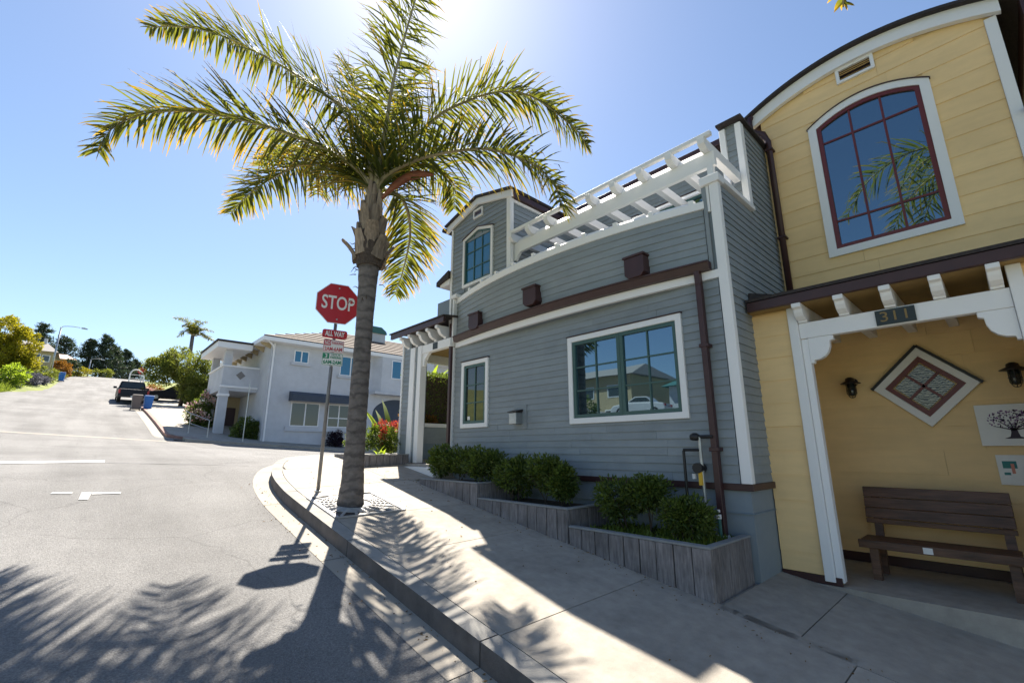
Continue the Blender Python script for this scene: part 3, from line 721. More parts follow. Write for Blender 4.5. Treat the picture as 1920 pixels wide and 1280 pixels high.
MB().hexa([(4.54,6.79,2.402),(6.5,6.79,2.62),(6.5,8.84,2.62),(4.54,8.84,2.402),(4.54,6.79,2.43),(6.5,6.79,2.66),(6.5,8.84,2.66),(4.54,8.84,2.43)]).build('roof', 'roofdark', ep)
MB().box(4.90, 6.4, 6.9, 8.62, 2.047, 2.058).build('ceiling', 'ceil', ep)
MB().box(5.0, 6.4, 8.50, 8.60, -.26, .46).build('low_wall', 'gfound', ep)
siding(ep, 'Y', 8.50, 5.01, 6.4, .12, .45, .11, 'gsiding')
MB().box(5.0, 6.4, 8.44, 8.64, .462, .54).build('low_wall_cap', 'white', ep)

# ================================================================== YELLOW HOUSE
yh = thing('yellow_house', 'pale yellow house with curved roof, arched red window and open porch', 'house', (7.5, .4, -1.3))
UX = 6.9; PX = 5.5
bxp('wall_core', 'ycore', yh, UX+.006, 11, -.63, 1.84, -1.9, 4.75)
bxp('annex_core', 'ycore', yh, UX+.006, 11, -6, -.64, -1.9, 3.5)
bxp('annex_roof', 'roofdark', yh, UX-.12, 11, -6, -.665, 3.502, 3.56)
cy = .635
def arcz(y, c=5.285, sag=.33, half=1.36): return c - sag*((y-cy)/half)**2
MB().prism([(-.63,4.751),(1.84,4.751)] + [(y, arcz(y)-.06) for y in np.linspace(1.84,-.63,17)], lambda u,v,w_: (w_,u,v), UX+.006, 11).build('gable_core', 'ycore', yh)
aw = (-.025, 1.262)
atop = lambda y: 4.60 - .215*((y-.6185)/.6435)**2
siding(yh, 'X', UX, -.56, 1.84, 1.8, 5.2, .2445, 'ysiding', [(aw[0]+.05, aw[1]-.05, 2.50, 4.42)], zref=2.30-.2445*2, thick=.011, clip=lambda z: None if z > 5.12 else ((-9, 9) if z < 4.8 else (cy-1.36*math.sqrt(max(0,(5.16-z)/.33)), cy+1.36*math.sqrt(max(0,(5.16-z)/.33)))))
window(yh, UX, aw[0], aw[1], 2.45, atop, .095, 'red', 'glass', 3, [2.93, 4.10], sw=.05, n=20, mun=.024)
fo = [(y, arcz(y)) for y in np.linspace(-.70, 1.97, 25)]
mb = MB()
for (ya,za),(yb,zb) in zip(fo[:-1], fo[1:]):
    mb.hexa([(UX-.09,ya,za-.185),(UX-.02,ya,za-.185),(UX-.02,yb,zb-.185),(UX-.09,yb,zb-.185),(UX-.09,ya,za-.01),(UX-.02,ya,za-.01),(UX-.02,yb,zb-.01),(UX-.09,yb,zb-.01)])
mb.build('arched_fascia', 'white', yh)
fo = [(y, arcz(y)) for y in np.linspace(-.86, 2.05, 25)]
mb = MB()
for (ya,za),(yb,zb) in zip(fo[:-1], fo[1:]):
    mb.hexa([(UX-.16,ya,za-.008),(11.2,ya,za-.008),(11.2,yb,zb-.008),(UX-.16,yb,zb-.008),(UX-.16,ya,za+.035),(11.2,ya,za+.035),(11.2,yb,zb+.035),(UX-.16,yb,zb+.035)])
mb.build('roof', 'roofdark', yh)
MB().box(UX-.10, 11, -.88, -.84, 4.60, 4.86).build('eave_gutter', 'brown', yh)
MB().box(UX-.035, UX-.003, -.66, -.562, 1.9, 4.80).box(UX-.003, UX+.06, -.66, -.635, 1.9, 4.80).build('corner_board', 'white', yh)
v = ringmesh(yh, 'gable_vent', 'white', UX, [(.425,4.87),(.845,4.87),(.845,5.10),(.425,5.10)], [(.465,4.91),(.805,4.91),(.805,5.06),(.465,5.06)], -.01, .045)
for k in range(5): MB().hexa([(UX-.035,.465,4.915+k*.029),(UX-.005,.465,4.93+k*.029),(UX-.005,.805,4.93+k*.029),(UX-.035,.805,4.915+k*.029),(UX-.035,.465,4.922+k*.029),(UX-.005,.465,4.94+k*.029),(UX-.005,.805,4.94+k*.029),(UX-.035,.805,4.922+k*.029)]).build('louvre', 'brown', v)
MB().box(UX-.004, UX-.001, .465, .805, 4.91, 5.06).build('vent_backing', 'black', v)
d = MB().tube([(UX-.12,1.95,4.95),(UX-.12,1.95,4.72),(UX-.10,1.80,4.60),(UX-.09,1.755,4.45),(UX-.09,1.755,2.12)], .042, 10); dsp = d.build('downspout', 'brown', yh, smooth=True)
for z in (4.3, 2.9): MB().box(UX-.14, UX, 1.70, 1.81, z-.015, z+.015).build('strap', 'brown', dsp)
MB().tube([(UX-.14,1.96,4.96),(UX+3,1.96,4.96)], .06, 10).build('eave_gutter', 'brown', yh)
# window frame seen at the frame edge
window(yh, UX, -1.6, -.72, 2.75, flat_top(3.35), .07, 'red', 'glass', 2, [], n=2)
# porch
bxp('porch_floor', 'concrete', yh, 5.46, UX, -3, 1.84, -1.95, -1.262)
bxp('plinth', 'rim', yh, 5.462, 5.56, 1.30, 1.80, -1.261, -1.23) if False else None
bxp('pier_core', 'ycore', yh, PX+.006, PX+.11, 1.345, 1.845, -1.25, 1.50)
bxp('side_wall', 'ycore', yh, PX+.12, UX, 1.80, 1.845, -1.25, 1.50)
siding(yh, 'X', PX, 1.47, 1.845, -1.185, 1.50, .2485, 'ysiding', zref=-.011-.2485*5, thick=.011)
bxp('skirt_board', 'brown', yh, PX-.03, PX, 1.335, 1.845, -1.26, -1.188)
bxp('pier_plinth', 'rim', yh, PX-.02, PX+.2, 1.30, 1.845, -1.5, -1.263)
MB().box(PX-.045, PX+.05, 1.385, 1.472, -1.23, 1.50).build('post', 'white', yh)
MB().box(PX-.01, PX+.085, 1.32, 1.383, -1.23, 1.14).build('post', 'white', yh)
MB().box(PX-.045, PX+.05, -.27, -.18, -1.23, 1.50).build('post', 'white', yh)
bxp('pier_core', 'ycore', yh, PX+.006, UX, -1.2, -.275, -1.25, 1.50)
siding(yh, 'X', PX, -1.2, -.272, -1.185, 1.50, .2485, 'ysiding', zref=-.011-.2485*5, thick=.011)
MB().box(PX-.02, PX+.07, -.178, 1.383, 1.146, 1.315).build('beam', 'white', yh)
for s, y in ((-1, 1.32), (1, -.178)):
    pts = [(0,1.145),(0,.875),(.03,.875),(.033,.905),(.085,.912),(.13,.935),(.165,.975),(.185,1.03),(.19,1.09),(.225,1.10),(.225,1.145)]
    MB().prism([(y+s*u, v) for u, v in pts][::s], lambda u,v,w_: (w_,u,v), PX-.012, PX+.06).build('knee_brace', 'white', yh)
for y in (1.335, .965, .60, .25, -.11): scroll_tail(yh, 5.29, UX-.02, y, .085, 1.498, 1.317)
MB().box(5.285, 5.335, -3, YC-.036, 1.50, 1.605).build('fascia', 'brown', yh)
MB().hexa([(5.27,-3,1.607),(UX,-3,2.0),(UX,YC-.03,2.0),(5.27,YC-.03,1.607),(5.27,-3,1.64),(UX,-3,2.04),(UX,YC-.03,2.04),(5.27,YC-.03,1.64)]).build('porch_roof', 'roofdark', yh)
MB().hexa([(5.45,YC-.029,1.66),(6.8,YC-.029,1.99),(6.8,YC-.016,1.99),(5.45,YC-.016,1.66),(5.45,YC-.029,1.77),(6.8,YC-.029,2.07),(6.8,YC-.016,2.07),(5.45,YC-.016,1.77)]).build('step_flashing', 'roofdark', yh)
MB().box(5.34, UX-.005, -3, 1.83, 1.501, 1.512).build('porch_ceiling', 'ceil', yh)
BX = 6.872
siding(yh, 'X', BX+.02, -1.2, 1.79, -1.16, 1.50, .2555, 'ysiding', zref=-.012-.2555*5, thick=.011)
bxp('skirt_board', 'brown', yh, BX-.01, BX+.02, -1.2, 1.79, -1.26, -1.162)
FX = BX - .002
np_ = thing('house_number_plate', 'dark house number plate reading 311 on the white porch beam', 'number plate', (PX-.03, .58, 1.23))
MB().box(PX-.036, PX-.022, .43, .725, 1.157, 1.302).build('board', 'plate', np_)
text('number', '311', .135, 'gold', (PX-.038, .578, 1.23), (0,-1,0), (0,0,1), np_, width=.20)
# diamond window on the porch wall
dw = thing('diamond_window', 'diamond shaped leaded window with white frame on the yellow porch wall', 'window', (FX, .60, .69))
def diamond(r): return [(.60, .69-r*.99), (.60+r, .69), (.60, .69+r*.99), (.60-r, .69)][::1]
ringmesh(dw, 'frame', 'white', FX, diamond(.455), diamond(.345), 0, .035)
ringmesh(dw, 'sash', 'red', FX, diamond(.343), diamond(.275), 0, .026)
for a, b in (((.60,.69),(.60+.275,.69)),):
    pass
q = .275*.5
for sx, sz in ((1,1),(1,-1)):
    MB().bar((FX-.014, .60-sx*q*.98, .69-sz*q*.98), (FX-.014, .60+sx*q*.98, .69+sz*q*.98), .028, .02, (1,0,0)).build('muntin', 'red', dw)
for cy_, cz in ((0,.1375),(0,-.1375),(.1375,0),(-.1375,0)):
    r = .118; MB().prism([(.60+cy_, .69+cz-r), (.60+cy_+r, .69+cz), (.60+cy_, .69+cz+r), (.60+cy_-r, .69+cz)], lambda u,v,w_: (FX-w_,u,v), .001, .008).build('pane', 'wavy', dw)
MB().bar((FX-.025,.60,.69+.462),(FX-.025,.60+.468,.69-.004),.03,.05,(1,0,0)).build('drip_cap', 'black', dw)
MB().bar((FX-.025,.60,.69+.462),(FX-.025,.60-.468,.69-.004),.03,.05,(1,0,0)).build('drip_cap', 'black', dw)
def lamp(y, label):
    t = thing('wall_lamp', label, 'lamp', (FX, y, .70), 'porch wall lamps')
    MB().tube([(FX,y,.80),(FX-.16,y,.80)], .018, 8).build('arm', 'dark', t)
    MB().lathe((FX,y,0), [(.0,.80),(.0,.80)],6) if False else None
    MB().tube([(FX-.001,y,.80),(FX-.02,y,.80)], .05, 12).build('wall_plate', 'dark', t)
    MB().lathe((FX-.17,y,.0), [(.10,.765),(.105,.772),(.05,.80),(.045,.83),(.02,.845)], 18).build('shade', 'dark', t, smooth=True)
    MB().lathe((FX-.17,y,.0), [(.012,.62),(.035,.63),(.042,.67),(.042,.764)], 14).build('glass_jar', 'glassdim', t, smooth=True)
    cg = MB()
    for k in range(6):
        a = k*math.pi/3; c_, s_ = math.cos(a)*.05, math.sin(a)*.05
        cg.tube([(FX-.17+c_,y+s_,.77),(FX-.17+c_,y+s_,.65),(FX-.17+c_*.5,y+s_*.5,.605),(FX-.17,y,.598)], .004, 5)
    cg.tube([(FX-.17+math.cos(k*math.pi/6)*.05, y+math.sin(k*math.pi/6)*.05, .69) for k in range(13)], .004, 5)
    cg.build('cage', 'dark', t)
lamp(1.24, 'dark caged wall lamp between porch post and diamond window')
lamp(-.10, 'dark caged wall lamp right of the diamond window above the tree sign')
# tree sign
ts = thing('tree_sign', 'white sign with a purple leafed tree on the yellow porch wall', 'sign', (FX, -.1, .24))
MB().box(FX-.02, FX, -.55, .245, .035, .448).build('board', 'signwhite', ts)
M['ink'] = flat('sign_tree_ink', (.03,.02,.04), .6); M['inkp'] = flat('sign_purple_ink', (.16,.05,.20), .6); M['inkg'] = flat('sign_grey_ink', (.12,.12,.14), .6)
mb = MB(); T0 = FX-.0215
def ink(mb, pts): mb.prism(pts, lambda u,v,w_: (T0-w_,u,v), 0, .0012)
cyt = -.005
ink(mb, [(cyt+.08,.105),(cyt-.08,.105),(cyt-.035,.125),(cyt-.025,.165),(cyt-.022,.205),(cyt+.022,.205),(cyt+.024,.165),(cyt+.035,.125)])
for a, l_ in ((20,.15),(50,.14),(80,.13),(110,.13),(140,.14),(165,.15)):
    c_, s_ = math.cos(R(a)), math.sin(R(a)); wv = .007
    ink(mb, [(cyt-s_*wv,.19+c_*wv),(cyt+c_*l_-s_*.002,.19+s_*l_*.8+c_*.002),(cyt+c_*l_+s_*.002,.19+s_*l_*.8-c_*.002),(cyt+s_*wv,.19-c_*wv)])
mb.build('tree_print', 'ink', ts)
for nm, n_ in (('inkp',120),('ink',70)):
    mb = MB()
    for _ in range(n_):
        a = random.uniform(0, 2*math.pi); r = math.sqrt(random.random())
        u = cyt+math.cos(a)*r*.175; v_ = .295+math.sin(a)*r*.095; s_ = random.uniform(.008,.015); b = random.uniform(0,3)
        ink(mb, [(u+math.cos(b)*s_, v_+math.sin(b)*s_), (u-math.sin(b)*s_*.5, v_+math.cos(b)*s_*.5), (u-math.cos(b)*s_, v_-math.sin(b)*s_), (u+math.sin(b)*s_*.5, v_-math.cos(b)*s_*.5)])
    mb.build('leaf_print', nm, ts)['kind'] = 'stuff'
text('lettering', 'quilt', .12, 'ink', (T0-.001, -.10, .155), (0,-1,0), (0,0,1), ts, shear=.25, align='LEFT')
MB().box(T0-.0012, T0, -.50, -.13, .088, .092).build('rule', 'inkg', ts)
ps = thing('paper_notice', 'white notice with a small colour photo below the tree sign', 'notice', (FX, -.1, -.2))
MB().box(FX-.008, FX, -.42, .172, -.345, -.055).build('sheet', 'signwhite', ps)
M['teal'] = flat('print_teal', (.03,.20,.20), .6); M['coral'] = flat('print_coral', (.62,.24,.17), .6)
MB().box(FX-.0095, FX-.0085, .035, .135, -.185, -.115).build('picture', 'teal', ps)
MB().box(FX-.0105, FX-.0096, .055, .078, -.235, -.14).build('figure_print', 'coral', ps)
MB().box(FX-.0095, FX-.0085, .09, .135, -.25, -.225).build('caption', 'teal', ps)
# bench
bn = thing('wooden_bench', 'dark brown wooden bench against the yellow porch wall', 'bench', (6.3, .7, -1.262))
b0, b1 = .13, 1.26
for k in range(3): MB().box(6.02+k*.122, 6.02+k*.122+.114, b0, b1, -.935, -.89).build('seat_plank', 'bench', bn, bevel=.005)
MB().box(5.985, 6.016, b0-.01, b1+.01, -.965, -.888).build('seat_edge', 'bench', bn, bevel=.006)
for k in range(3):
    za, zb = -.72+k*.107, -.72+k*.107+.103; xa = 6.47+.02*k
    MB().hexa([(xa-.02,b0,za),(xa+.015,b0,za),(xa+.015,b1,za),(xa-.02,b1,za),(xa,b0,zb),(xa+.035,b0,zb),(xa+.035,b1,zb),(xa,b1,zb)]).build('back_plank', 'bench', bn, bevel=.004)
MB().box(6.45, 6.475, b0, b1, -.775, -.726).build('back_plank', 'bench', bn, bevel=.004)
for y in (b0+.06, b1-.10):
    MB().hexa([(6.02,y-.035,-1.262),(6.09,y-.035,-1.262),(6.09,y+.035,-1.262),(6.02,y+.035,-1.262),(6.04,y-.035,-.937),(6.11,y-.035,-.937),(6.11,y+.035,-.937),(6.04,y+.035,-.937)]).build('leg', 'bench', bn)
    MB().hexa([(6.36,y-.035,-1.262),(6.42,y-.035,-1.262),(6.42,y+.035,-1.262),(6.36,y+.035,-1.262),(6.52,y-.035,-.42),(6.56,y-.035,-.42),(6.56,y+.035,-.42),(6.52,y+.035,-.42)]).build('leg', 'bench', bn)
    MB().box(6.10, 6.37, y-.02, y+.02, -1.0, -.937).build('rail', 'bench', bn)
MB().box(5.982, 5.985, .70, .77, -.955, -.90).build('label_plate', 'signwhite', bn)
wb = tag(MB().box(FX-.06, FX, 1.18, 1.30, -.92, -.76).build('outlet_box', 'ycore', org=(FX,1.24,-.9)), 'small yellow painted box on the porch wall left of the bench', 'utility box')

# ================================================================== small things on the grey wall
mbx = thing('wall_box', 'small grey metal box on the grey siding between two windows', 'utility box', (GX, 5.2, .36))
MB().box(GX-.16, GX-.014, 5.06, 5.22, .37, .545).build('body', 'steel', mbx, bevel=.01)
MB().hexa([(GX-.175,5.045,.546),(GX-.012,5.045,.56),(GX-.012,5.235,.56),(GX-.175,5.235,.546),(GX-.175,5.045,.56),(GX-.012,5.045,.60),(GX-.012,5.235,.60),(GX-.175,5.235,.56)]).build('lid', 'dark', mbx)
MB().box(GX-.022, GX-.012, 4.97, 5.25, .30, .66).build('back_plate', 'gsiding', mbx)
gm = thing('gas_meter', 'gas regulator with black pipes and yellow tag beside the brown downspout', 'gas meter', (4.78, 2.35, -.87))
MB().tube([(4.80,2.46,-.83),(4.80,2.46,-.02),(4.80,2.46,-.005),(4.80,2.27,-.005)], .016, 8).build('pipe', 'black', gm)
MB().tube([(4.80,2.27,-.83),(4.80,2.27,.13)], .018, 8).build('pipe', 'steel', gm)
MB().tube([(4.80,2.13,.13),(4.80,2.30,.13)], .018, 8).build('pipe', 'black', gm)
MB().lathe((4.80,2.32,.0), [(.02,.09),(.05,.10),(.055,.13),(.05,.15),(.02,.17)], 12).build('valve', 'black', gm, smooth=True)
MB().tube([(4.74,2.30,-.19),(4.86,2.30,-.19)], .052, 14).build('regulator', 'black', gm)
MB().box(4.76, 4.80, 2.265, 2.30, -.36, -.22).build('tag', 'yellowtag', gm)
MB().tube([(4.79,2.36,-.25),(4.79,2.36,-.30)], .022, 8).build('cap', 'pvc', gm)
sp = thing('standpipe', 'thin green riser pipe with white cap in the nearest planter', 'pipe', (4.72, 2.08, -.87))
MB().tube([(4.70,2.10,-.9),(4.70,2.10,-.66)], .018, 8).build('riser', 'copper', sp)
MB().tube([(4.70,2.10,-.66),(4.70,2.10,-.62)], .024, 8).build('cap', 'pvc', sp)
MB().tube([(4.70,2.10,-.60),(4.70,2.10,-.575)], .016, 8).build('nozzle', 'pvc', sp)

# ================================================================== planters
def ground_sw(x, y): return gz(x, y) + SW
def planter(ya, yb, zt, label, side_a=True, nplank=9):
    t = thing('planter_box', label, 'planter', (XP, (ya+yb)/2, ground_sw(XP, (ya+yb)/2)), 'stepped planter boxes under the grey wall')
    e = np.linspace(ya, yb, nplank+1)
    for a, b in zip(e[:-1], e[1:]):
        j = random.uniform(-.004,.004); zb = min(ground_sw(XP,a), ground_sw(XP,b))-.06
        MB().hexa([(XP+j,a+.005,zb),(XP+.05,a+.005,zb),(XP+.05,b-.005,zb),(XP+j,b-.005,zb),(XP+j,a+.005,zt-.022+.02*0),(XP+.05,a+.005,zt-.022),(XP+.05,b-.005,zt-.022),(XP+j,b-.005,zt-.022)]).build('plank', 'plank', t, bevel=.004)
    if side_a:
        ex_ = np.linspace(XP+.055, GX-.02, 6)
        for a, b in zip(ex_[:-1], ex_[1:]):
            zb = ground_sw(a, ya)-.1
            MB().box(a+.004, b-.004, ya+.002+random.uniform(0,.004), ya+.05, zb, zt-.022).build('plank', 'plank', t, bevel=.004)
    MB().box(XP-.006, XP+.085, ya-.004, yb-.002, zt-.02, zt).box(XP+.085, GX-.02, ya-.004, ya+.075, zt-.02, zt).build('rim', 'rim', t, bevel=.004)
    MB().box(XP+.012, XP+.048, ya+.03, yb-.03, zt-.55, zt-.03).build('backing', 'black', t)
    MB().box(XP+.05, GX-.002, ya+.055, yb-.003, zt-.6, zt-.06).build('soil', 'soil', t)
    return t
planter(1.90, 3.46, -.805, 'nearest and tallest weathered plank planter below the grey wall', nplank=9)
planter(3.47, 5.05, -.63, 'middle weathered plank planter below the large green window', nplank=10)
planter(5.06, 6.52, -.44, 'farthest weathered plank planter beside the porch step', nplank=9)
def bush(cs, label, leaf='bushleaf', n=1500, size=.05, name='shrub', cat='shrub', cr=.12, ncl=40, group=None, soilz=None, stems=7, w_=.5):
    """cs: list of (centre, radii)"""
    c0 = np.array(cs[0][0]); zb = soilz if soilz is not None else c0[2]-cs[0][1][2]
    t = thing(name, label, cat, (float(c0[0]), float(c0[1]), float(zb)), group)
    Ps = []; Ds = []
    for c, r in cs:
        p, d = clumps(ncl, max(8, n//(ncl*len(cs))), c, r, cr); Ps.append(p); Ds.append(d)
    P = np.concatenate(Ps); Dd = np.concatenate(Ds)
    keep = P[:,2] > zb + .02
    P = P[keep]; Dd = Dd[keep]
    leafmesh('foliage', leaf, P, Dd, size*(.6+.8*rng.random(len(P))), size*w_, t)
    mb = MB()
    for k in range(stems):
        c, r = cs[k % len(cs)]
        a = Vector((c[0]+random.uniform(-.25,.25)*r[0], c[1]+random.uniform(-.25,.25)*r[1], zb))
        b = Vector((c[0]+random.uniform(-.7,.7)*r[0], c[1]+random.uniform(-.7,.7)*r[1], c[2]+random.uniform(-.1,.5)*r[2]))
        mid = (a+b)/2 + Vector((random.uniform(-.05,.05), random.uniform(-.05,.05), 0))
        mb.tube([a, mid, b], [max(.006, r[2]*.03), max(.005, r[2]*.022), .004], 5)
    mb.build('stems', 'stem', t)['kind'] = 'stuff'
    return t
grp = 'dark shrubs in the planters'
bush([((4.50,6.05,-.19),(.33,.40,.23)),((4.45,5.45,-.20),(.26,.34,.19)),((4.42,6.45,-.16),(.22,.22,.21))], 'low dark green shrub in the farthest planter below the narrow window', n=6400, size=.055, group=grp, soilz=-.50)
bush([((4.47,4.72,-.34),(.30,.32,.27)),((4.48,4.18,-.30),(.27,.29,.23)),((4.42,3.88,-.40),(.17,.14,.19))], 'wide dark shrub in the middle planter', cr=.09, n=6200, size=.055, group=grp, soilz=-.69)
bush([((4.50,3.08,-.52),(.28,.29,.24)),((4.52,2.74,-.44),(.18,.18,.15))], 'tall dark shrub in the nearest planter, left of the clipped one', cr=.085, n=4200, size=.05, group=grp, soilz=-.865)
bush([((4.40,2.22,-.62),(.20,.20,.17)),((4.40,2.36,-.61),(.17,.15,.15))], 'rounded clipped shrub in the nearest planter beside the downspout', cr=.075, n=5200, size=.042, group=grp, soilz=-.865)
n = 900; P = np.stack([rng.uniform(4.1,4.85,n), rng.uniform(2.0,3.3,n), np.full(n,-.87)],1); Dd = rng.normal(size=(n,3))*.5+np.array([0,0,.8]); Dd /= np.linalg.norm(Dd,axis=1,keepdims=True)
gc = leafmesh('ground_cover', 'grass', P, Dd, .05+.05*rng.random(n), .022, None, (4.5,2.6,-.87), 'stuff'); gc['label'] = 'low green ground cover in the nearest planter'; gc['category'] = 'ground cover'

# ================================================================== PALM BESIDE THE SIGN
FRONDS = [
  [(2.55,5.81,3.87), (2.47,5.85,4.19), (2.23,5.98,4.90), (1.96,6.19,5.18), (1.67,6.40,5.44), (1.37,6.63,5.68), (0.99,6.91,5.93), (0.65,7.17,6.13), (0.40,7.36,6.23), (0.07,7.61,6.26), (-0.25,7.85,6.19)],  # 4.58 m
  [(2.54,5.82,3.76), (2.35,5.90,4.00), (2.00,6.08,4.24), (1.63,6.28,4.37), (1.37,6.42,4.45), (1.06,6.58,4.50), (0.76,6.74,4.53), (0.46,6.89,4.52), (0.17,7.04,4.46), (-0.08,7.16,4.35), (-0.28,7.23,4.14), (-0.38,7.24,3.92), (-0.42,7.19,3.62)],  # 4.03 m
  [(2.53,5.83,3.66), (2.49,5.98,3.86), (2.35,6.30,4.16), (2.11,6.81,4.45), (1.87,7.27,4.51), (1.71,7.61,4.45), (1.55,7.96,4.35), (1.39,8.33,4.18), (1.28,8.61,3.97)],  # 3.45 m
  [(2.60,5.77,3.94), (2.61,5.69,4.27), (2.61,5.60,4.76), (2.61,5.50,5.32), (2.64,5.40,5.78), (2.67,5.29,6.20), (2.71,5.19,6.61), (2.76,5.06,7.07), (2.85,4.90,7.42), (3.00,4.72,7.59)],  # 3.90 m
  [(2.62,5.74,3.85), (2.71,5.65,4.09), (2.92,5.42,4.49), (3.11,5.22,4.78), (3.28,5.04,5.01), (3.54,4.77,5.18), (3.73,4.58,5.28), (3.96,4.34,5.31), (4.16,4.13,5.22), (4.34,3.95,5.04), (4.51,3.76,4.78), (4.67,3.60,4.53), (4.73,3.52,4.29)],  # 4.13 m
  [(2.64,5.73,3.81), (2.71,5.59,3.94), (2.88,5.32,4.07), (3.10,4.98,4.13), (3.37,4.58,4.13), (3.53,4.32,4.08), (3.67,4.11,3.97), (3.80,3.89,3.82), (3.92,3.68,3.62), (3.99,3.51,3.33), (4.00,3.38,2.96)],  # 3.38 m
  [(2.68,5.76,3.60), (2.91,5.87,3.83), (3.13,5.96,3.87), (3.39,6.19,3.77), (3.61,6.50,3.59), (3.76,6.84,3.42), (3.90,7.24,3.19), (4.03,7.71,2.92)],  # 2.82 m
  [(2.64,5.73,3.76), (2.87,5.84,4.17), (3.12,5.87,4.40), (3.54,5.88,4.58), (3.88,5.88,4.58), (4.09,5.95,4.44), (4.26,6.14,4.19)],  # 2.24 m
  [(2.58,5.85,3.97), (2.62,6.23,4.75), (2.63,6.68,5.68), (2.62,7.00,6.38), (2.58,7.27,6.91), (2.50,7.49,7.22)],  # 3.66 m
  [(2.57,5.86,3.79), (2.51,6.23,4.17), (2.40,6.70,4.59), (2.22,7.24,4.94), (2.03,7.78,5.17), (1.83,8.34,5.24), (1.68,8.79,5.19)],  # 3.53 m
  [(2.61,5.83,3.93), (2.79,6.06,4.74), (2.99,6.22,5.50), (3.22,6.31,6.17), (3.45,6.32,6.64), (3.68,6.26,6.90)],  # 3.26 m
  [(2.54,5.82,3.74), (2.59,6.49,4.23), (2.58,7.15,4.60), (2.58,7.77,4.79), (2.63,8.46,4.84)],  # 2.92 m
]

def frond(parent, pts, lmax=.76, nper=178, s0=.15, droop=.85, yellow=.35, wid=.029):
    c = catmull(pts, 8); c = resample([tuple(p) for p in c], 70)
    L = float(np.linalg.norm(np.diff(c, axis=0), axis=1).sum())
    T = np.gradient(c, axis=0); T /= np.linalg.norm(T, axis=1, keepdims=True)
    Vs = []; Fs = []; rn = []; tp = []
    nper = int(nper*L/3.6)
    for side in (-1, 1):
        for k in range(nper):
            s = s0 + (1-s0)*(k+rng.uniform(-.4,.4))/nper; s = min(max(s, s0), .999)
            i = s*69; i0 = int(i); f = i-i0; i1 = min(i0+1, 69)
            p = c[i0]*(1-f)+c[i1]*f; t = T[i0]
            sv = np.cross(t, (0,0,1.)); nv = np.linalg.norm(sv); sv = sv/nv if nv > .15 else np.array([.7,-.7,0])
            nn = np.cross(sv, t)
            le = lmax*(.55+.45*min(1, s/.25))*(1-.72*max(0,(s-.5)/.5)**1.6)*rng.uniform(.82,1.12)
            th = rng.choice([R(38), R(12), R(-18)]) + rng.normal()*.16
            dr = side*sv*math.cos(th) + nn*math.sin(th) + t*rng.uniform(.45,.85)
            dr /= np.linalg.norm(dr); g_ = droop*rng.uniform(.5,1.5)
            kink = rng.uniform(.55,.95) if rng.random() < .55 else 2
            b = len(Vs); wv = np.cross(dr, nn + rng.normal(size=3)*.35); wv /= np.linalg.norm(wv)+1e-9
            rv = rng.random(); yl = rng.random() < yellow; yb = rng.uniform(.2,.75)
            q = p.copy(); d = dr.copy(); m_ = 5
            for j in range(m_+1):
                u = j/m_; ww = wid*(.45, 1, 1, .85, .6, .12)[j]*.5
                Vs.append(q - wv*ww); Vs.append(q + wv*ww)
                rn += [rv, rv]; tv = max(0, (u-yb)/(1-yb))*.95 if yl else max(0, (u-.8)/.2)*.5
                tp += [tv, tv]
                d = d + np.array([0,0,-1.])*g_*(3.0 if u > kink else .36)/m_*2
                d /= np.linalg.norm(d); q = q + d*le/m_
            Fs += [(b+2*j, b+2*j+1, b+2*j+3, b+2*j+2) for j in range(m_)]
    o3 = ORG[parent.name]
    fr = npmesh('frond', 'frond', np.array(Vs)-np.array(o3), np.array(Fs), parent, o3, {'rnd': np.array(rn), 'tip': np.array(tp)})
    r = [.052*(1-.90*(i/69)**.62) for i in range(70)]
    MB().tube([tuple(p) for p in c[::3]], r[::3], 7).build('rachis', 'rachis', fr, smooth=True)
    return fr
def palm_trunk(parent, x, y, z0, prof, seed):
    rr = random.Random(seed); n = 28; mb = MB(); zt = prof[-1][0]; z = z0; rows = 0; ringz = z0+.06; nextr = z0+.06; amp = .006
    tilt = [rr.uniform(-.012,.012) for _ in range(400)]
    while z <= zt:
        base = np.interp(z, [p[0] for p in prof], [p[1] for p in prof])
        ph = (z-z0)/.135; fr = ph-math.floor(ph); kr = int(ph)
        rad = base*(1 + (.018*(1-fr) if fr > .12 else -.014) + tilt[kr])
        for k in range(n):
            a = k*2*math.pi/n; w_ = .012*math.sin(3*a+kr*1.7)+.008*math.sin(7*a+kr*2.3)
            mb.v.append((x+rad*(1+w_)*math.cos(a), y+rad*(1+w_)*math.sin(a), z + .018*math.sin(a+kr*.8)))
        rows += 1; z += .021
    mb.f = [(i*n+k, i*n+(k+1) % n, (i+1)*n+(k+1) % n, (i+1)*n+k) for i in range(rows-1) for k in range(n)] + [tuple((rows-1)*n+k for k in range(n))]
    return mb.build('trunk', 'bark', parent, smooth=False)
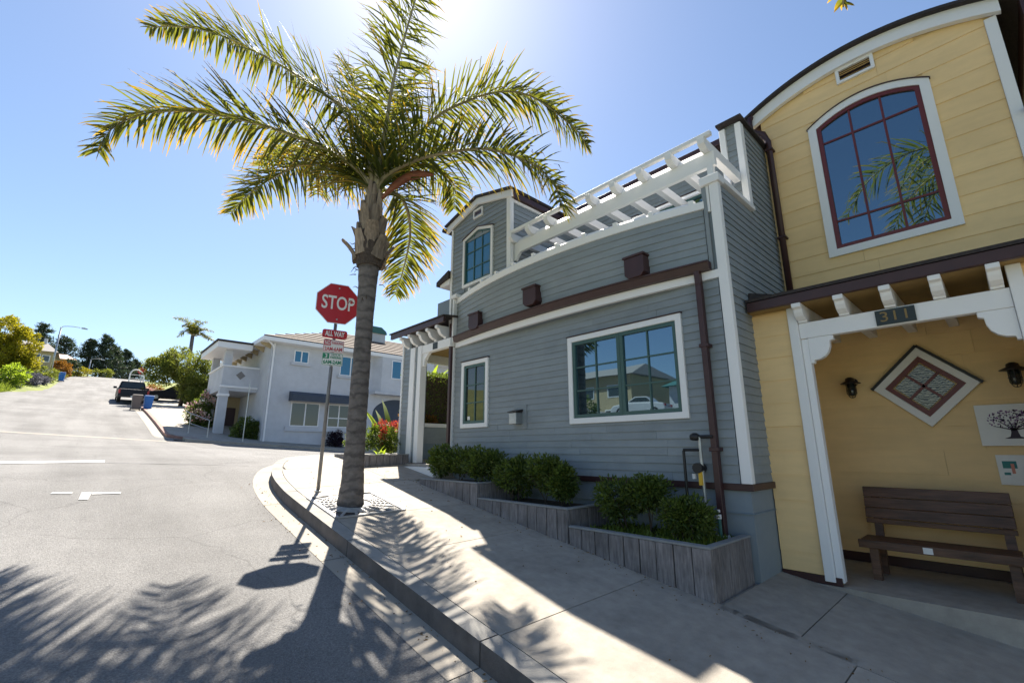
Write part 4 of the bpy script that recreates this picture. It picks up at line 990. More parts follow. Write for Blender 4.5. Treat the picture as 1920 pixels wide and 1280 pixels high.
def boots(parent, x, y, z0, z1, r0, n, seed):
    rr = random.Random(seed)
    for k in range(n):
        a = k*2.399+rr.uniform(-.2,.2); f = k/n; z = z0+(z1-z0)*f*.75; r = r0*(1-.5*f)
        ca, sa = math.cos(a), math.sin(a); h = rr.uniform(.26,.40)*(1+.6*f); wd = rr.uniform(.10,.15)*(1-.35*f); lean = rr.uniform(.02,.09)*(1-f)
        if rr.random() < .3: h *= .6
        mb = MB(); m_ = 5; rows = []
        for j in range(m_+1):
            u = j/m_; hw = wd*(1-.62*u**.8); rr_ = r*(1+.10*math.sin(u*2.2)) + lean*u*u*2 - .05*u*f
            for s_ in (-1, -.35, .35, 1):
                an = s_*hw/r; cc, ss = math.cos(a+an), math.sin(a+an); dep = .03*(1-s_*s_)*(1-.4*u)
                mb.v.append((x+(rr_+dep)*cc, y+(rr_+dep)*ss, z+h*u-.02*(1-s_*s_)*(j == 0)*3))
            for s_ in (1, -1):
                an = s_*hw*.8/r; cc, ss = math.cos(a+an), math.sin(a+an)
                mb.v.append((x+(rr_-.025)*cc, y+(rr_-.025)*ss, z+h*u))
        mb.f = [(j*6+k2, j*6+(k2+1) % 6, (j+1)*6+(k2+1) % 6, (j+1)*6+k2) for j in range(m_) for k2 in range(6)] + [tuple(range(6))[::-1], tuple(m_*6+i for i in range(6))]
        mb.build('leaf_base', 'boot', parent, smooth=False)
PXT, PYT = 2.60, 5.80; gp = ground_sw(PXT, PYT)
palm = thing('palm_tree', 'tall feather palm in the pavement directly behind the stop sign', 'palm tree', (PXT, PYT, gp))
palm_trunk(palm, PXT, PYT, gp-.05, [(gp-.05,.172),(-.60,.156),(-.38,.137),(0,.125),(.6,.119),(1.3,.112),(1.75,.112),(2.2,.124),(2.55,.142)], 3)
MB().lathe((PXT,PYT,0), [(.168,2.5),(.195,2.62),(.215,2.8),(.21,2.95),(.17,3.15),(.13,3.35),(.10,3.6),(.06,3.8),(.02,3.95)], 18).build('crown_fibre', 'fibre', palm)
boots(palm, PXT, PYT, 2.58, 3.62, .205, 30, 5)
for i, f in enumerate(FRONDS): frond(palm, nper=(160,165,160,150,160,165,165,140,85,130,80,95)[i], pts=[(PXT+(f[2][0]-PXT)*.06, PYT+(f[2][1]-PYT)*.06, 3.22)] + f, yellow=(.30,.55,.6,.12,.35,.35,.6,.45,.15,.6,.15,.7)[i])
# extra inner fronds rising out of the heart
for a, h, l in ():
    c_, s_ = math.sin(R(a)), math.cos(R(a))
    frond(palm, [(PXT,PYT,3.8),(PXT+c_*l*.15,PYT+s_*l*.15,3.8+h*.5),(PXT+c_*l*.45,PYT+s_*l*.45,3.8+h*.9),(PXT+c_*l*.85,PYT+s_*l*.85,3.8+h),(PXT+c_*l*1.25,PYT+s_*l*1.25,3.8+h*.85)], yellow=.15)
# brown spathe
mb = MB(); sp_ = catmull([(2.66,5.70,3.55),(2.78,5.55,3.75),(2.92,5.42,3.90),(3.08,5.28,3.95),(3.20,5.18,3.94)], 5)
mb.tube([tuple(p) for p in sp_], [.012+.055*math.sin(math.pi*min(1,(i/(len(sp_)-1))*.9+.05))**1.2 for i in range(len(sp_))], 9); mb.build('spathe', 'spathe', palm, smooth=True)
# loose hairs and old stubs on the trunk
mb = MB()
for k in range(14):
    a = random.uniform(0, 6.28); z = random.uniform(1.9, 2.9); r = .16 if z < 2.5 else .2
    p0 = Vector((PXT+r*math.cos(a), PYT+r*math.sin(a), z)); mb.tube([p0, p0+Vector((math.cos(a)*.05, math.sin(a)*.05, random.uniform(-.03,.04))), p0+Vector((math.cos(a)*.09, math.sin(a)*.09, random.uniform(-.06,.03)))], [.008,.006,.002], 4)
mb.build('dead_stubs', 'fibre', palm)

# second street palm, its crown reaching in from the right above the frame
p2x, p2y = 2.6, -1.25; g2 = ground_sw(p2x, p2y)
palm2 = thing('palm_tree', 'yellow frond tip hanging into the top edge above the yellow house', 'palm tree', (p2x, p2y, g2))
palm_trunk(palm2, p2x, p2y, g2-.05, [(g2-.05,.18),(-1,.15),(1,.135),(2.8,.17)], 8)
MB().lathe((p2x,p2y,0), [(.165,2.75),(.2,3.0),(.2,3.3),(.12,3.8),(.04,4.2)], 16).build('crown_fibre', 'fibre', palm2)
for a, h, l in ((8,1.7,2.9),(38,1.1,2.4),(-25,1.5,2.6),(75,1.6,2.0),(130,1.0,2.6),(180,1.4,2.8),(225,1.0,2.7),(275,1.3,2.7),(320,1.6,2.5)):
    c_, s_ = math.sin(R(a)), math.cos(R(a)); zc = 4.0
    frond(palm2, [(p2x,p2y,zc-.1),(p2x+c_*l*.2,p2y+s_*l*.2,zc+h*.55),(p2x+c_*l*.5,p2y+s_*l*.5,zc+h*.95),(p2x+c_*l*.8,p2y+s_*l*.8,zc+h*.8),(p2x+c_*l,p2y+s_*l,zc+h*.35)], nper=80, yellow=.4)
frond(palm2, [(p2x,p2y,3.9),(2.72,-1.0,4.25),(2.95,-.5,4.40),(3.18,-.05,4.05),(3.31,.18,3.50),(3.34,.27,3.12),(3.35,.30,2.93)], nper=90, yellow=.9, lmax=.30)

# tree grate
gr = thing('tree_grate', 'cast iron tree grate set in the pavement around the palm', 'tree grate', (2.64, 5.78, ground_sw(2.64,5.78)))
sheet('bed', 'black', [(2.24,5.30),(2.24,6.22)], [(3.06,5.30),(3.06,6.22)], 1, SW+.004, gr)
def gpt(x, y, o): return (x, y, gz(x,y)+SW+o)
for (a, b) in (((2.23,5.29),(3.07,5.29)),((3.07,5.29),(3.07,6.23)),((3.07,6.23),(2.23,6.23)),((2.23,6.23),(2.23,5.29))):
    MB().bar(gpt(*a,.008), gpt(*b,.008), .05, .016).build('frame', 'iron', gr)
cxg, cyg = 2.62, 5.78
for rad_ in (.24,.29,.34,.39):
    MB().tube([gpt(cxg+rad_*math.cos(k*math.pi/18), cyg+rad_*math.sin(k*math.pi/18), .010) for k in range(37)], .010, 5).build('ring', 'iron', gr)
for k in range(20):
    a = k*math.pi/10; r1 = min(.43/max(abs(math.cos(a)),1e-3)*.95, .46/max(abs(math.sin(a)),1e-3)*.96)
    MB().bar(gpt(cxg+.23*math.cos(a), cyg+.23*math.sin(a), .008), gpt(cxg+r1*math.cos(a), cyg+r1*math.sin(a), .008), .034, .012).build('bar', 'iron', gr)

# ================================================================== STOP SIGN
SX, SY = 2.454, 6.53; sg = ground_sw(SX, SY)
ss = thing('stop_sign', 'red stop sign post with all way and parking plates left of the palm', 'road sign', (SX, SY, sg))
lean = Vector((.012, -.004, 1)).normalized()
def sp3(z): return Vector((SX, SY, sg)) + lean*(z-sg)
MB().tube([sp3(sg-.1), sp3(2.40)], .024, 14).build('post', 'postmetal', ss, smooth=True)
MB().lathe((SX,SY,sg), [(.045,.0),(.045,.012),(.03,.02)], 14).build('base_collar', 'steel', ss)
sr = Vector((.976, -.216, 0)).normalized(); su = (lean - sr*lean.dot(sr)).normalized(); sn = sr.cross(su)      # faces the traffic coming uphill
def onsign(c, u, v, d): return c + sr*u + su*v + sn*d
def panel(name, m, z, pts, d0, d1, parent):
    c = sp3(z); mb = MB()
    mb.prism(pts, lambda u,v,w_: tuple(onsign(c,u,v,w_)), d0, d1); return mb.build(name, m, parent)
def octa(r): return [(r*math.cos(R(22.5+45*k)), r*math.sin(R(22.5+45*k))) for k in range(8)]
def rrect(w_, h, r=.02):
    o = []
    for cx_, cy_, a0 in ((w_/2-r,h/2-r,0),(-w_/2+r,h/2-r,90),(-w_/2+r,-h/2+r,180),(w_/2-r,-h/2+r,270)):
        o += [(cx_+r*math.cos(R(a0+k*30)), cy_+r*math.sin(R(a0+k*30))) for k in range(4)]
    return o
r8 = .305/math.cos(R(22.5))
zst = 2.10
panel('border', 'signwhite', zst, octa(r8), .028, .031, ss)
pl = panel('octagon_plate', 'signred', zst, octa(r8*.965), .0312, .0325, ss)
panel('plate_back', 'steel', zst, octa(r8*.995), .0262, .0278, ss)
text('lettering', 'STOP', .29, 'signwhite', onsign(sp3(zst),0,.0,.034), sr, su, ss, bold=.004, width=.46)
for v_ in (.24,-.24):
    panel('bolt', 'steel', zst, [(.012*math.cos(k), v_+.012*math.sin(k)) for k in np.linspace(0,5.6,8)], .033, .038, ss)
panel('all_way_plate', 'signred', 1.635, rrect(.345,.125,.03), .028, .031, ss)
text('lettering', 'ALL WAY', .105, 'signwhite', onsign(sp3(1.635),0,0,.0325), sr, su, ss, bold=.003, width=.27)
panel('no_parking_plate', 'signwhite', 1.455, rrect(.285,.185,.015), .028, .0305, ss)
ringp = MB()
def signring(z, w_, h, bw, m):
    c = sp3(z); o = rrect(w_-.01,h-.01,.012); i = rrect(w_-.01-2*bw,h-.01-2*bw,.008); n = len(o); mb = MB()
    mb.v = [tuple(onsign(c,u,v,.0315)) for u,v in o+i]; mb.f = [(k,(k+1) % n,n+(k+1) % n,n+k) for k in range(n)]; return mb.build('border', m, ss)
signring(1.455, .285, .185, .006, 'signpink')
panel('colour_block', 'signpink', 1.455, [(-.13,.005),(-.04,.005),(-.04,.08),(-.13,.08)], .0306, .0316, ss)
text('lettering', 'NO', .078, 'signwhite', onsign(sp3(1.455),-.085,.042,.0322), sr, su, ss, width=.07, bold=.001)
text('lettering', 'PARKING', .055, 'signpink', onsign(sp3(1.455),.05,.045,.0322), sr, su, ss, width=.15, bold=.001)
text('lettering', '2AM-6AM', .075, 'signpink', onsign(sp3(1.455),0,-.045,.0322), sr, su, ss, width=.24, bold=.002)
panel('three_hour_plate', 'signwhite', 1.262, rrect(.285,.185,.015), .028, .0305, ss)
signring(1.262, .285, .185, .006, 'signgreen')
panel('colour_block', 'signgreen', 1.262, [(-.13,.005),(-.045,.005),(-.045,.08),(-.13,.08)], .0306, .0316, ss)
text('lettering', '3', .085, 'signwhite', onsign(sp3(1.262),-.087,.042,.0322), sr, su, ss, bold=.001)
text('lettering', 'HOUR', .042, 'signgreen', onsign(sp3(1.262),.045,.062,.0322), sr, su, ss, width=.12)
text('lettering', 'PARKING', .042, 'signgreen', onsign(sp3(1.262),.045,.025,.0322), sr, su, ss, width=.15, bold=.001)
text('lettering', '6AM-2AM', .072, 'signgreen', onsign(sp3(1.262),0,-.045,.0322), sr, su, ss, width=.24, bold=.002)

# ================================================================== CORNER PLANTER AND PLANTING BY THE PORCH
lp = thing('corner_planter', 'low plank sided planter left of the grey porch', 'planter', (4.2, 8.5, -.3))
lx0, lx1, ly0, ly1, lz = 3.76, 4.70, 8.02, 9.32, -.085
e = np.linspace(lx0, lx1, 8)
for a, b in zip(e[:-1], e[1:]): MB().box(a+.004, b-.004, ly0+random.uniform(0,.006), ly0+.05, -.45, lz-.02).build('plank', 'plank', lp, bevel=.004)
e = np.linspace(ly0+.055, ly1, 9)
for a, b in zip(e[:-1], e[1:]): MB().box(lx0+random.uniform(0,.006), lx0+.05, a+.004, b-.004, -.45, lz-.02).build('plank', 'plank', lp, bevel=.004)
MB().box(lx0-.008, lx1, ly0-.008, ly0+.09, lz-.018, lz).box(lx0-.008, lx0+.09, ly0+.09, ly1, lz-.018, lz).build('rim', 'rim', lp)
MB().box(lx0+.052, lx1, ly0+.052, ly1, -.45, lz-.05).build('soil', 'soil', lp)
bush([((4.15,9.05,.17),(.30,.25,.26)),((4.55,9.0,.22),(.28,.25,.32)),((4.65,8.75,.16),(.2,.2,.28))], 'clipped green hedge in the corner planter', 'hedge', n=5200, size=.045, name='hedge', cat='hedge', soilz=-.13, cr=.09)
bush([((4.62,8.85,.50),(.24,.25,.07)),((4.50,8.72,.30),(.05,.05,.20)),((4.82,8.8,.48),(.12,.2,.10))], 'bright red leaf tips along the top of the corner hedge', 'redleaf', n=800, size=.042, name='red_tip_shrub', cr=.06, ncl=24, soilz=.0, stems=3)
def blades(name, label, c, n, l, wd, m, cat, lean_=.5):
    t = thing(name, label, cat, c); V = []; F = []; rn = []
    for k in range(n):
        a = random.uniform(0, 6.28); le = l*random.uniform(.7,1.2); ln = random.uniform(.15, lean_*1.6)
        d = np.array([math.cos(a)*ln, math.sin(a)*ln, 1.]); d /= np.linalg.norm(d); q = np.array(c, float)+rng.normal(size=3)*[.05,.05,0]
        wv = np.array([-math.sin(a), math.cos(a), 0]); b = len(V); rv = random.random()
        for j in range(6):
            u = j/5; hw = wd*(.5, .9, 1, .9, .6, .05)[j]*.5; V += [q-wv*hw, q+wv*hw]; rn += [rv, rv]
            d = d + np.array([math.cos(a)*.12, math.sin(a)*.12, -.22*ln*1.6]); d /= np.linalg.norm(d); q = q+d*le/5
        F += [(b+2*j, b+2*j+1, b+2*j+3, b+2*j+2) for j in range(5)]
    o3 = ORG[t.name]; npmesh('leaves', m, np.array(V)-np.array(o3), np.array(F), t, o3, {'rnd': np.array(rn)})
    return t
blades('strap_leaf_plant', 'bright green strap leaved plant at the front of the corner planter', (4.25,8.3,-.13), 34, .22, .03, 'lime', 'plant', .8)
blades('broad_leaf_plant', 'tall broad leaved green plant behind the red tipped hedge', (5.28,10.0,-.1), 7, 1.4, .14, 'grass', 'plant', .13)
# hedge behind the porch
hd = thing('tall_hedge', 'tall square clipped hedge seen through the grey porch', 'hedge', (6.2, 9.1, -.1))
n = 9000; P = np.stack([rng.uniform(5.2,7.4,n), rng.uniform(8.75,9.45,n), rng.uniform(-.1,1.71,n)],1)
k = rng.integers(0,3,n); P[k==0,1] = 8.75+rng.random((k==0).sum())*.06; P[k==1,2] = 1.71-rng.random((k==1).sum())*.06
Dd = rng.normal(size=(n,3)); Dd[k==0,1] -= 1; Dd[k==1,2] += 1; Dd /= np.linalg.norm(Dd,axis=1,keepdims=True)
leafmesh('foliage', 'hedge', P, Dd, .03+.03*rng.random(n), .025, hd)
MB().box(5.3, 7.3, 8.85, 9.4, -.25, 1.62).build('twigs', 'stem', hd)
bush([((5.25,8.9,.62),(.28,.14,.20)),((5.6,8.85,.60),(.2,.1,.12))], 'rust coloured shrub above the low porch wall', 'orangeleaf', n=1200, size=.05, name='rust_shrub', soilz=.0, ncl=20)
blades('fan_leaves', 'yellow green arching leaves above the clipped hedge', (6.3,9.9,1.3), 26, .85, .12, 'lime', 'plant', .5)

# ================================================================== WHITE CORNER HOUSE ACROSS THE SIDE STREET
k_ = 25/21.
wh = thing('white_house', 'white stucco two storey corner house with blue awning and tiled roof', 'house', (12, 27, 0))
WX, WY = 6.38, 25.0
bxp('wall', 'stucco', wh, WX, 24, WY, 36, -1.8, 5.30)
eo = .55
xe0, xe1, ye0, ye1 = WX-eo, 24.6, WY-eo, 36.6
MB().box(xe0, xe1, ye0, ye1, 5.30, 5.50).build('eave_fascia', 'white', wh)
ry0, zr_ = 30.2, 7.75; rx0 = WX+5.4
roof = MB(); roof.v = [(xe0,ye0,5.502),(xe1,ye0,5.502),(xe1,ye1,5.502),(xe0,ye1,5.502),(rx0,ry0,zr_),(20,ry0,zr_)]
roof.f = [(0,1,5,4),(1,2,5),(2,3,4,5),(3,0,4),(3,2,1,0)]
rf = roof.build('roof', 'rtile', wh)
for i in range(9):                                   # courses of tiles on the street slope
    a = i/9; b = (i+1)/9; za = 5.51+(zr_-5.51)*a; ya = ye0+(ry0-ye0)*a; yb = ye0+(ry0-ye0)*b; zb = 5.51+(zr_-5.51)*b
    xa0 = xe0+(rx0-xe0)*a; xb0 = xe0+(rx0-xe0)*b
    MB().hexa([(xa0,ya,za),(20,ya,za),(20,yb,zb),(xb0,yb,zb),(xa0,ya,za+.055),(20,ya,za+.055),(20,yb,zb+.008),(xb0,yb,zb+.008)]).build('tile_course', 'rtile', rf)
def hwin(parent, x0, x1, z0, z1, split=1, glass='glassblue', y=WY, transom=None):
    w_ = MB(); f_ = .05
    w_.box(x0,x1,y-.03,y+.01,z0,z0+f_).box(x0,x1,y-.03,y+.01,z1-f_,z1).box(x0,x0+f_,y-.03,y+.01,z0+f_,z1-f_).box(x1-f_,x1,y-.03,y+.01,z0+f_,z1-f_)
    for i in range(1, split): xm = x0+(x1-x0)*i/split; w_.box(xm-.03,xm+.03,y-.028,y+.01,z0+f_,z1-f_)
    wo_ = w_.build('window', 'white', parent)
    for i in range(split):
        a = x0+(x1-x0)*i/split; b = x0+(x1-x0)*(i+1)/split
        MB().box(a+.03,b-.03,y-.012,y-.004,z0+.03,z1-.03).build('pane', glass, wo_)
    return wo_
def sill(x0, x1, z, h=.14): MB().box(x0-.12, x1+.12, WY-.09, WY-.001, z-h, z).build('sill', 'stucco', wh)
hwin(wh, 7.50, 8.25, 4.44, 5.09, 2); sill(7.5, 8.25, 4.43)
hwin(wh, 9.97, 11.2, 4.02, 5.12, 2); sill(9.97, 11.2, 4.01)
hwin(wh, 7.62, 9.08, 1.15, 2.38, 2, 'glassdim'); hwin(wh, 9.52, 10.75, 1.15, 2.38, 2, 'glassdim'); sill(7.55, 10.85, 1.14, .24)
for z in (1.5,): MB().box(9.55, 10.72, WY-.034, WY-.012, z+.12, z+.17).build('window_rail', 'white', wh)
MB().prism([(WY-.002,2.92),(WY-.55,2.72),(WY-.55,2.40),(WY-.52,2.40),(WY-.52,2.69),(WY-.002,2.88)], lambda u,v,w_: (w_,u,v), 7.47, 10.95).build('awning', 'awning', wh)
MB().prism([(WY-.54,2.41),(WY-.001,2.41),(WY-.001,2.86),(WY-.54,2.70)], lambda u,v,w_: (w_,u,v), 7.472, 7.485).build('awning_end', 'awning', wh)
MB().box(8.2, 8.56, WY-.012, WY-.002, -.03, .26).build('foundation_vent', 'greyroof', wh)
MB().tube([(WX+.12,WY-.06,5.28),(WX+.12,WY-.06,.05)], .045, 8).build('downspout', 'white', wh)
MB().tube([(WX-.45,WY-.45,5.4),(WX+.0,WY-.2,5.15),(WX+.12,WY-.06,4.95)], .045, 8).build('downspout_elbow', 'white', wh)
for i in range(7):
    y = WY+.1+i*1.2; MB().prism([(WX-.5,5.299),(WX-.001,5.299),(WX-.001,5.02),(WX-.1,5.06),(WX-.46,5.22)], lambda u,v,w_: (u,w_,v), y, y+.12).build('eave_bracket', 'beige', wh)
# bay and arched entry at the right
MB().prism([(11.9,WY),(12.25,WY-.55),(15.8,WY-.55),(16.1,WY)], lambda u,v,w_: (u,v,w_), 3.25, 5.299).build('bay', 'stucco', wh)
hwin(wh, 12.85, 14.1, 4.05, 5.15, 2, y=WY-.553)
MB().hexa([(11.99,WY-.12,4.02),(12.20,WY-.45,4.02),(12.215,WY-.44,4.02),(12.005,WY-.11,4.02),(11.99,WY-.12,5.12),(12.20,WY-.45,5.12),(12.215,WY-.44,5.12),(12.005,WY-.11,5.12)]).build('bay_side_pane', 'glassblue', wh)
MB().box(11.85, 16.1, WY-.62, WY, 3.10, 3.249).build('bay_base', 'stucco', wh)
MB().prism([(12.10,-.6),(15.2,-.6),(15.2,2.0)] + [(13.65+1.55*math.cos(R(a)), 2.0+.9*math.sin(R(a))) for a in range(10,180,10)] + [(12.10,2.0)], lambda u,v,w_: (u,w_,v), WY-.008, WY-.002).build('arched_entry', 'awning', wh)
ch = MB().box(13.0, 14.4, 28.6, 29.8, 5.9, 7.75).build('chimney', 'stucco', wh)
MB().prism([(12.92,7.752),(14.48,7.752),(14.40,7.95),(14.05,8.2),(13.35,8.2),(13.0,7.95)], lambda u,v,w_: (u,w_,v), 28.5, 29.9).build('chimney_cap', 'copper', wh)
# balcony wing over the driveway
wg = thing('balcony_wing', 'white covered balcony on columns at the left side of the white house', 'balcony', (5.5, 28, .5))
VY = 26.72; vx0 = 4.70
MB().box(vx0, WX-.001, VY, VY+3.6, 2.90, 3.12).build('deck', 'stucco', wg)
MB().box(vx0+.02, WX-.001, VY+.02, VY+.2, 3.121, 4.12).build('parapet', 'stucco', wg)
MB().box(vx0+.02, vx0+.2, VY+.202, VY+3.58, 3.121, 4.12).build('parapet', 'stucco', wg)
MB().box(vx0-.04, WX-.001, VY-.04, VY+.24, 4.121, 4.20).box(vx0-.04, vx0+.24, VY+.24, VY+3.6, 4.121, 4.20).build('parapet_cap', 'white', wg)
MB().box(vx0-.05, WX-.001, VY-.05, VY-.001, 3.06, 3.16).build('moulding', 'white', wg)
MB().prism([(5.53,3.50),(5.75,3.72),(5.53,3.94),(5.31,3.72)], lambda u,v,w_: (u,w_,v), VY+.004, VY+.018).build('diamond_tile', 'greyroof', wg)
for y in (VY, VY+3.1):
    MB().box(vx0, vx0+.40, y+.02, y+.42, .2, 2.899).build('column', 'stucco', wg)
    MB().box(vx0-.04, vx0+.44, y-.02, y+.46, 2.62, 2.74).build('column_capital', 'white', wg)
    MB().box(vx0+.03, vx0+.37, y+.04, y+.38, 4.201, 5.0).build('upper_post', 'stucco', wg)
MB().box(vx0-.45, WX-.56, VY-.42, VY+4.0, 5.0, 5.30).build('roof_edge', 'white', wg)
MB().box(vx0-.5, WX-.555, VY-.47, VY+4.05, 5.302, 5.40).build('roof', 'roofdark', wg)
MB().box(vx0+.05, WX-.001, VY+3.4, VY+3.5, .5, 2.89).build('rear_wall', 'beige', wg)
MB().box(5.5, 6.2, VY+3.36, VY+3.398, .6, 2.3).build('rear_door', 'brown', wg)

# ================================================================== BACKGROUND
def on(x, y, o=0.): return (x, y, terrain(x, y)+o)
def tree(label, x, y, zt, crowns, leaf, n, size, name='tree', cat='tree', cr=.5, ncl=40, group=None, trunk_r=.16, zb=None):
    z0 = terrain(x, y)-.15 if zb is None else zb
    t = thing(name, label, cat, (x, y, z0), group)
    Ps = []; Ds = []
    for c, r in crowns:
        p, d = clumps(ncl, max(6, n//(ncl*len(crowns))), c, r, cr); Ps.append(p); Ds.append(d)
    P = np.concatenate(Ps); Dd = np.concatenate(Ds)
    leafmesh('crown', leaf, P, Dd, size*(.6+.8*rng.random(len(P))), size*.5, t)
    mb = MB(); top = Vector((crowns[0][0][0], crowns[0][0][1], zt*.5+z0*.5))
    mb.tube([(x,y,z0), tuple((Vector((x,y,z0))+top)/2+Vector((.1,0,0))), tuple(top)], [trunk_r, trunk_r*.8, trunk_r*.5], 8)
    for c, r in crowns:
        for k in range(3):
            e = Vector((c[0]+random.uniform(-.5,.5)*r[0], c[1]+random.uniform(-.5,.5)*r[1], c[2]+random.uniform(-.1,.5)*r[2]))
            s = Vector((x,y,z0)).lerp(top, random.uniform(.5,1)); mb.tube([s, (s+e)/2+Vector((0,0,.1)), e], [trunk_r*.4, trunk_r*.25, .02], 5)
    mb.build('trunk', 'stem', t, smooth=True)
    return t
# left bank
tree('large yellow green tree at the far left edge', -6.6, 60, 11.7, [((-6.6,60,10.2),(1.7,2.0,1.6)),((-5.3,60,9.2),(1.2,1.6,1.9)),((-7,60,8.2),(2,2,1.8)),((-5.0,60,7.6),(.9,1.2,1.2))], 'ylw', 22000, .20, cr=.36, ncl=60)
def pine(label, x, y, zt, w_, n=3800):
    z0 = terrain(x, y)-.15; t = thing('pine_tree', label, 'pine tree', (x, y, z0), 'dark pines on the hill')
    Ps = []; Ds = []; h = zt-z0; br = MB()
    br.tube([(x,y,z0),(x+.1,y,z0+h*.5),(x,y,zt-.3)], [.22,.15,.03], 8)
    nl = 34
    for k in range(nl):
        u = .12+.88*(k/nl); rad = w_*(1-u)**.7*random.uniform(.55,1.15)+.15; a = k*2.4+random.uniform(-.4,.4)
        tipp = np.array([x+math.cos(a)*rad, y+math.sin(a)*rad*.8, z0+h*u+random.uniform(-.1,.35)])
        br.tube([(x,y,z0+h*u-.2), tuple(tipp)], [.05,.015], 4)
        m_ = n//nl
        f = rng.random(m_)**.6
        p = np.array([x,y,z0+h*u])*(1-f[:,None]) + tipp*f[:,None] + rng.normal(size=(m_,3))*np.array([.22,.22,.13])*(.6+.5*(1-u))*w_/2
        d = rng.normal(size=(m_,3))*.6 + np.array([math.cos(a)*.5, math.sin(a)*.5, .75]); Ps.append(p); Ds.append(d/np.linalg.norm(d,axis=1,keepdims=True))
    P = np.concatenate(Ps); leafmesh('crown', 'pine', P, np.concatenate(Ds), .34*(.6+.8*rng.random(len(P))), .10, t)
    br.build('trunk', 'stem', t)
pine('dark pine rising behind the grey roofed house', -6.7, 95, 18.0, 2.6)
pine('dark pine behind the street lamp', -4.2, 99, 17.0, 3.2)
pine('broad dark pine at the head of the road, left of the tallest', -1.3, 100, 17.4, 2.6, 5200)
pine('tallest dark pine at the head of the road', .5, 101, 18.4, 3.0, 6000)
pine('dark pine right of the tallest, behind the small street lamp', 1.9, 103, 17.2, 2.6, 5000)
pine('dark pine right of the road head, behind the pickup', 3.5, 106, 17.2, 2.6, 5000)
pine('lower dark pine at the right end of the row', 5.2, 108, 15.8, 2.4, 4200)
def shrub(label, x, y, r, leaf, n=1600, size=.18, name='shrub', cr=.28, dz=.5, ncl=30):
    z = terrain(x, y)-.1
    return bush([((x,y,z+r[2]*dz+.15), r)], label, leaf, n=n, size=size, name=name, cr=cr, ncl=ncl, soilz=z)
shrub('orange brown shrub below the pink roof', -3.1, 76, (1.3,1.2,1.1), 'orangeleaf', 1800, .2, dz=.9)
shrub('round yellow shrub at the top of the road', -1.55, 85, (.95,.9,.75), 'ylw', 1600, .16, dz=.7)
shrub('grey lavender shrub on the bank, nearer the road', -4.15, 57.8, (.8,.8,.62), 'lav', 1500, .16, dz=.7)
shrub('grey lavender shrub on the bank behind the first', -3.9, 60.5, (.75,.8,.55), 'lav', 1300, .16, dz=.7)
shrub('bright green shrub at the left frame edge', -4.95, 55, (1.0,1.0,1.1), 'lime', 1800, .18, dz=.6)
shrub('olive shrub below the street lamp', -3.9, 65, (1.2,1.0,.9), 'olive', 1600, .18, dz=.6)
shrub('dark shrub beside the pink roofed house', -2.6, 84, (1.0,1.0,1.3), 'pine', 1500, .2, dz=.7)
shrub('low olive shrub at the foot of the pines', .7, 97, (2.0,1.0,1.0), 'olive', 1800, .2, dz=.7)
n = 16000; yy = rng.uniform(50, 92, n); P = np.stack([np.array([edge_l(a) for a in yy]) - rng.random(n)**1.3*4 + .05, yy, np.zeros(n)], 1); P[:,2] = [terrain(float(a), float(b))-.12 for a, b in P[:,:2]]
Dd = rng.normal(size=(n,3))*.5+np.array([0,0,1]); Dd /= np.linalg.norm(Dd,axis=1,keepdims=True)
gb = leafmesh('bank_grass', 'grass', P, Dd, .2+.25*rng.random(n), .06, None, (-4.5,60,5), 'stuff'); gb['label'] = 'long green grass on the roadside bank'; gb['category'] = 'grass'
def lamp_post(label, x, y, h, arm):
    z0 = terrain(x,y)-.1; t = thing('street_lamp', label, 'street lamp', (x,y,z0), 'street lamps up the hill')
    MB().tube([(x,y,z0),(x,y,z0+h)], [.10,.06], 10).build('pole', 'steel', t, smooth=True)
    pts = catmull([(x,y,z0+h-.05),(x+arm*.12,y,z0+h+.12),(x+arm*.5,y,z0+h+.22),(x+arm*.9,y,z0+h+.18)], 5)
    MB().tube([tuple(p) for p in pts], .035, 7).build('arm', 'steel', t, smooth=True)
    MB().prism([(x+arm*.86,z0+h+.10),(x+arm*1.12,z0+h+.08),(x+arm*1.15,z0+h+.14),(x+arm*1.0,z0+h+.24),(x+arm*.86,z0+h+.22)], lambda u,v,w_: (u,w_,v), y-.10, y+.10).build('lamp_head', 'steel', t)
lamp_post('tall street lamp with a long arm on the left bank', -3.45, 66, 6.0, 1.8)
lamp_post('smaller street lamp near the top of the road', -.85, 88, 2.55, 1.3)
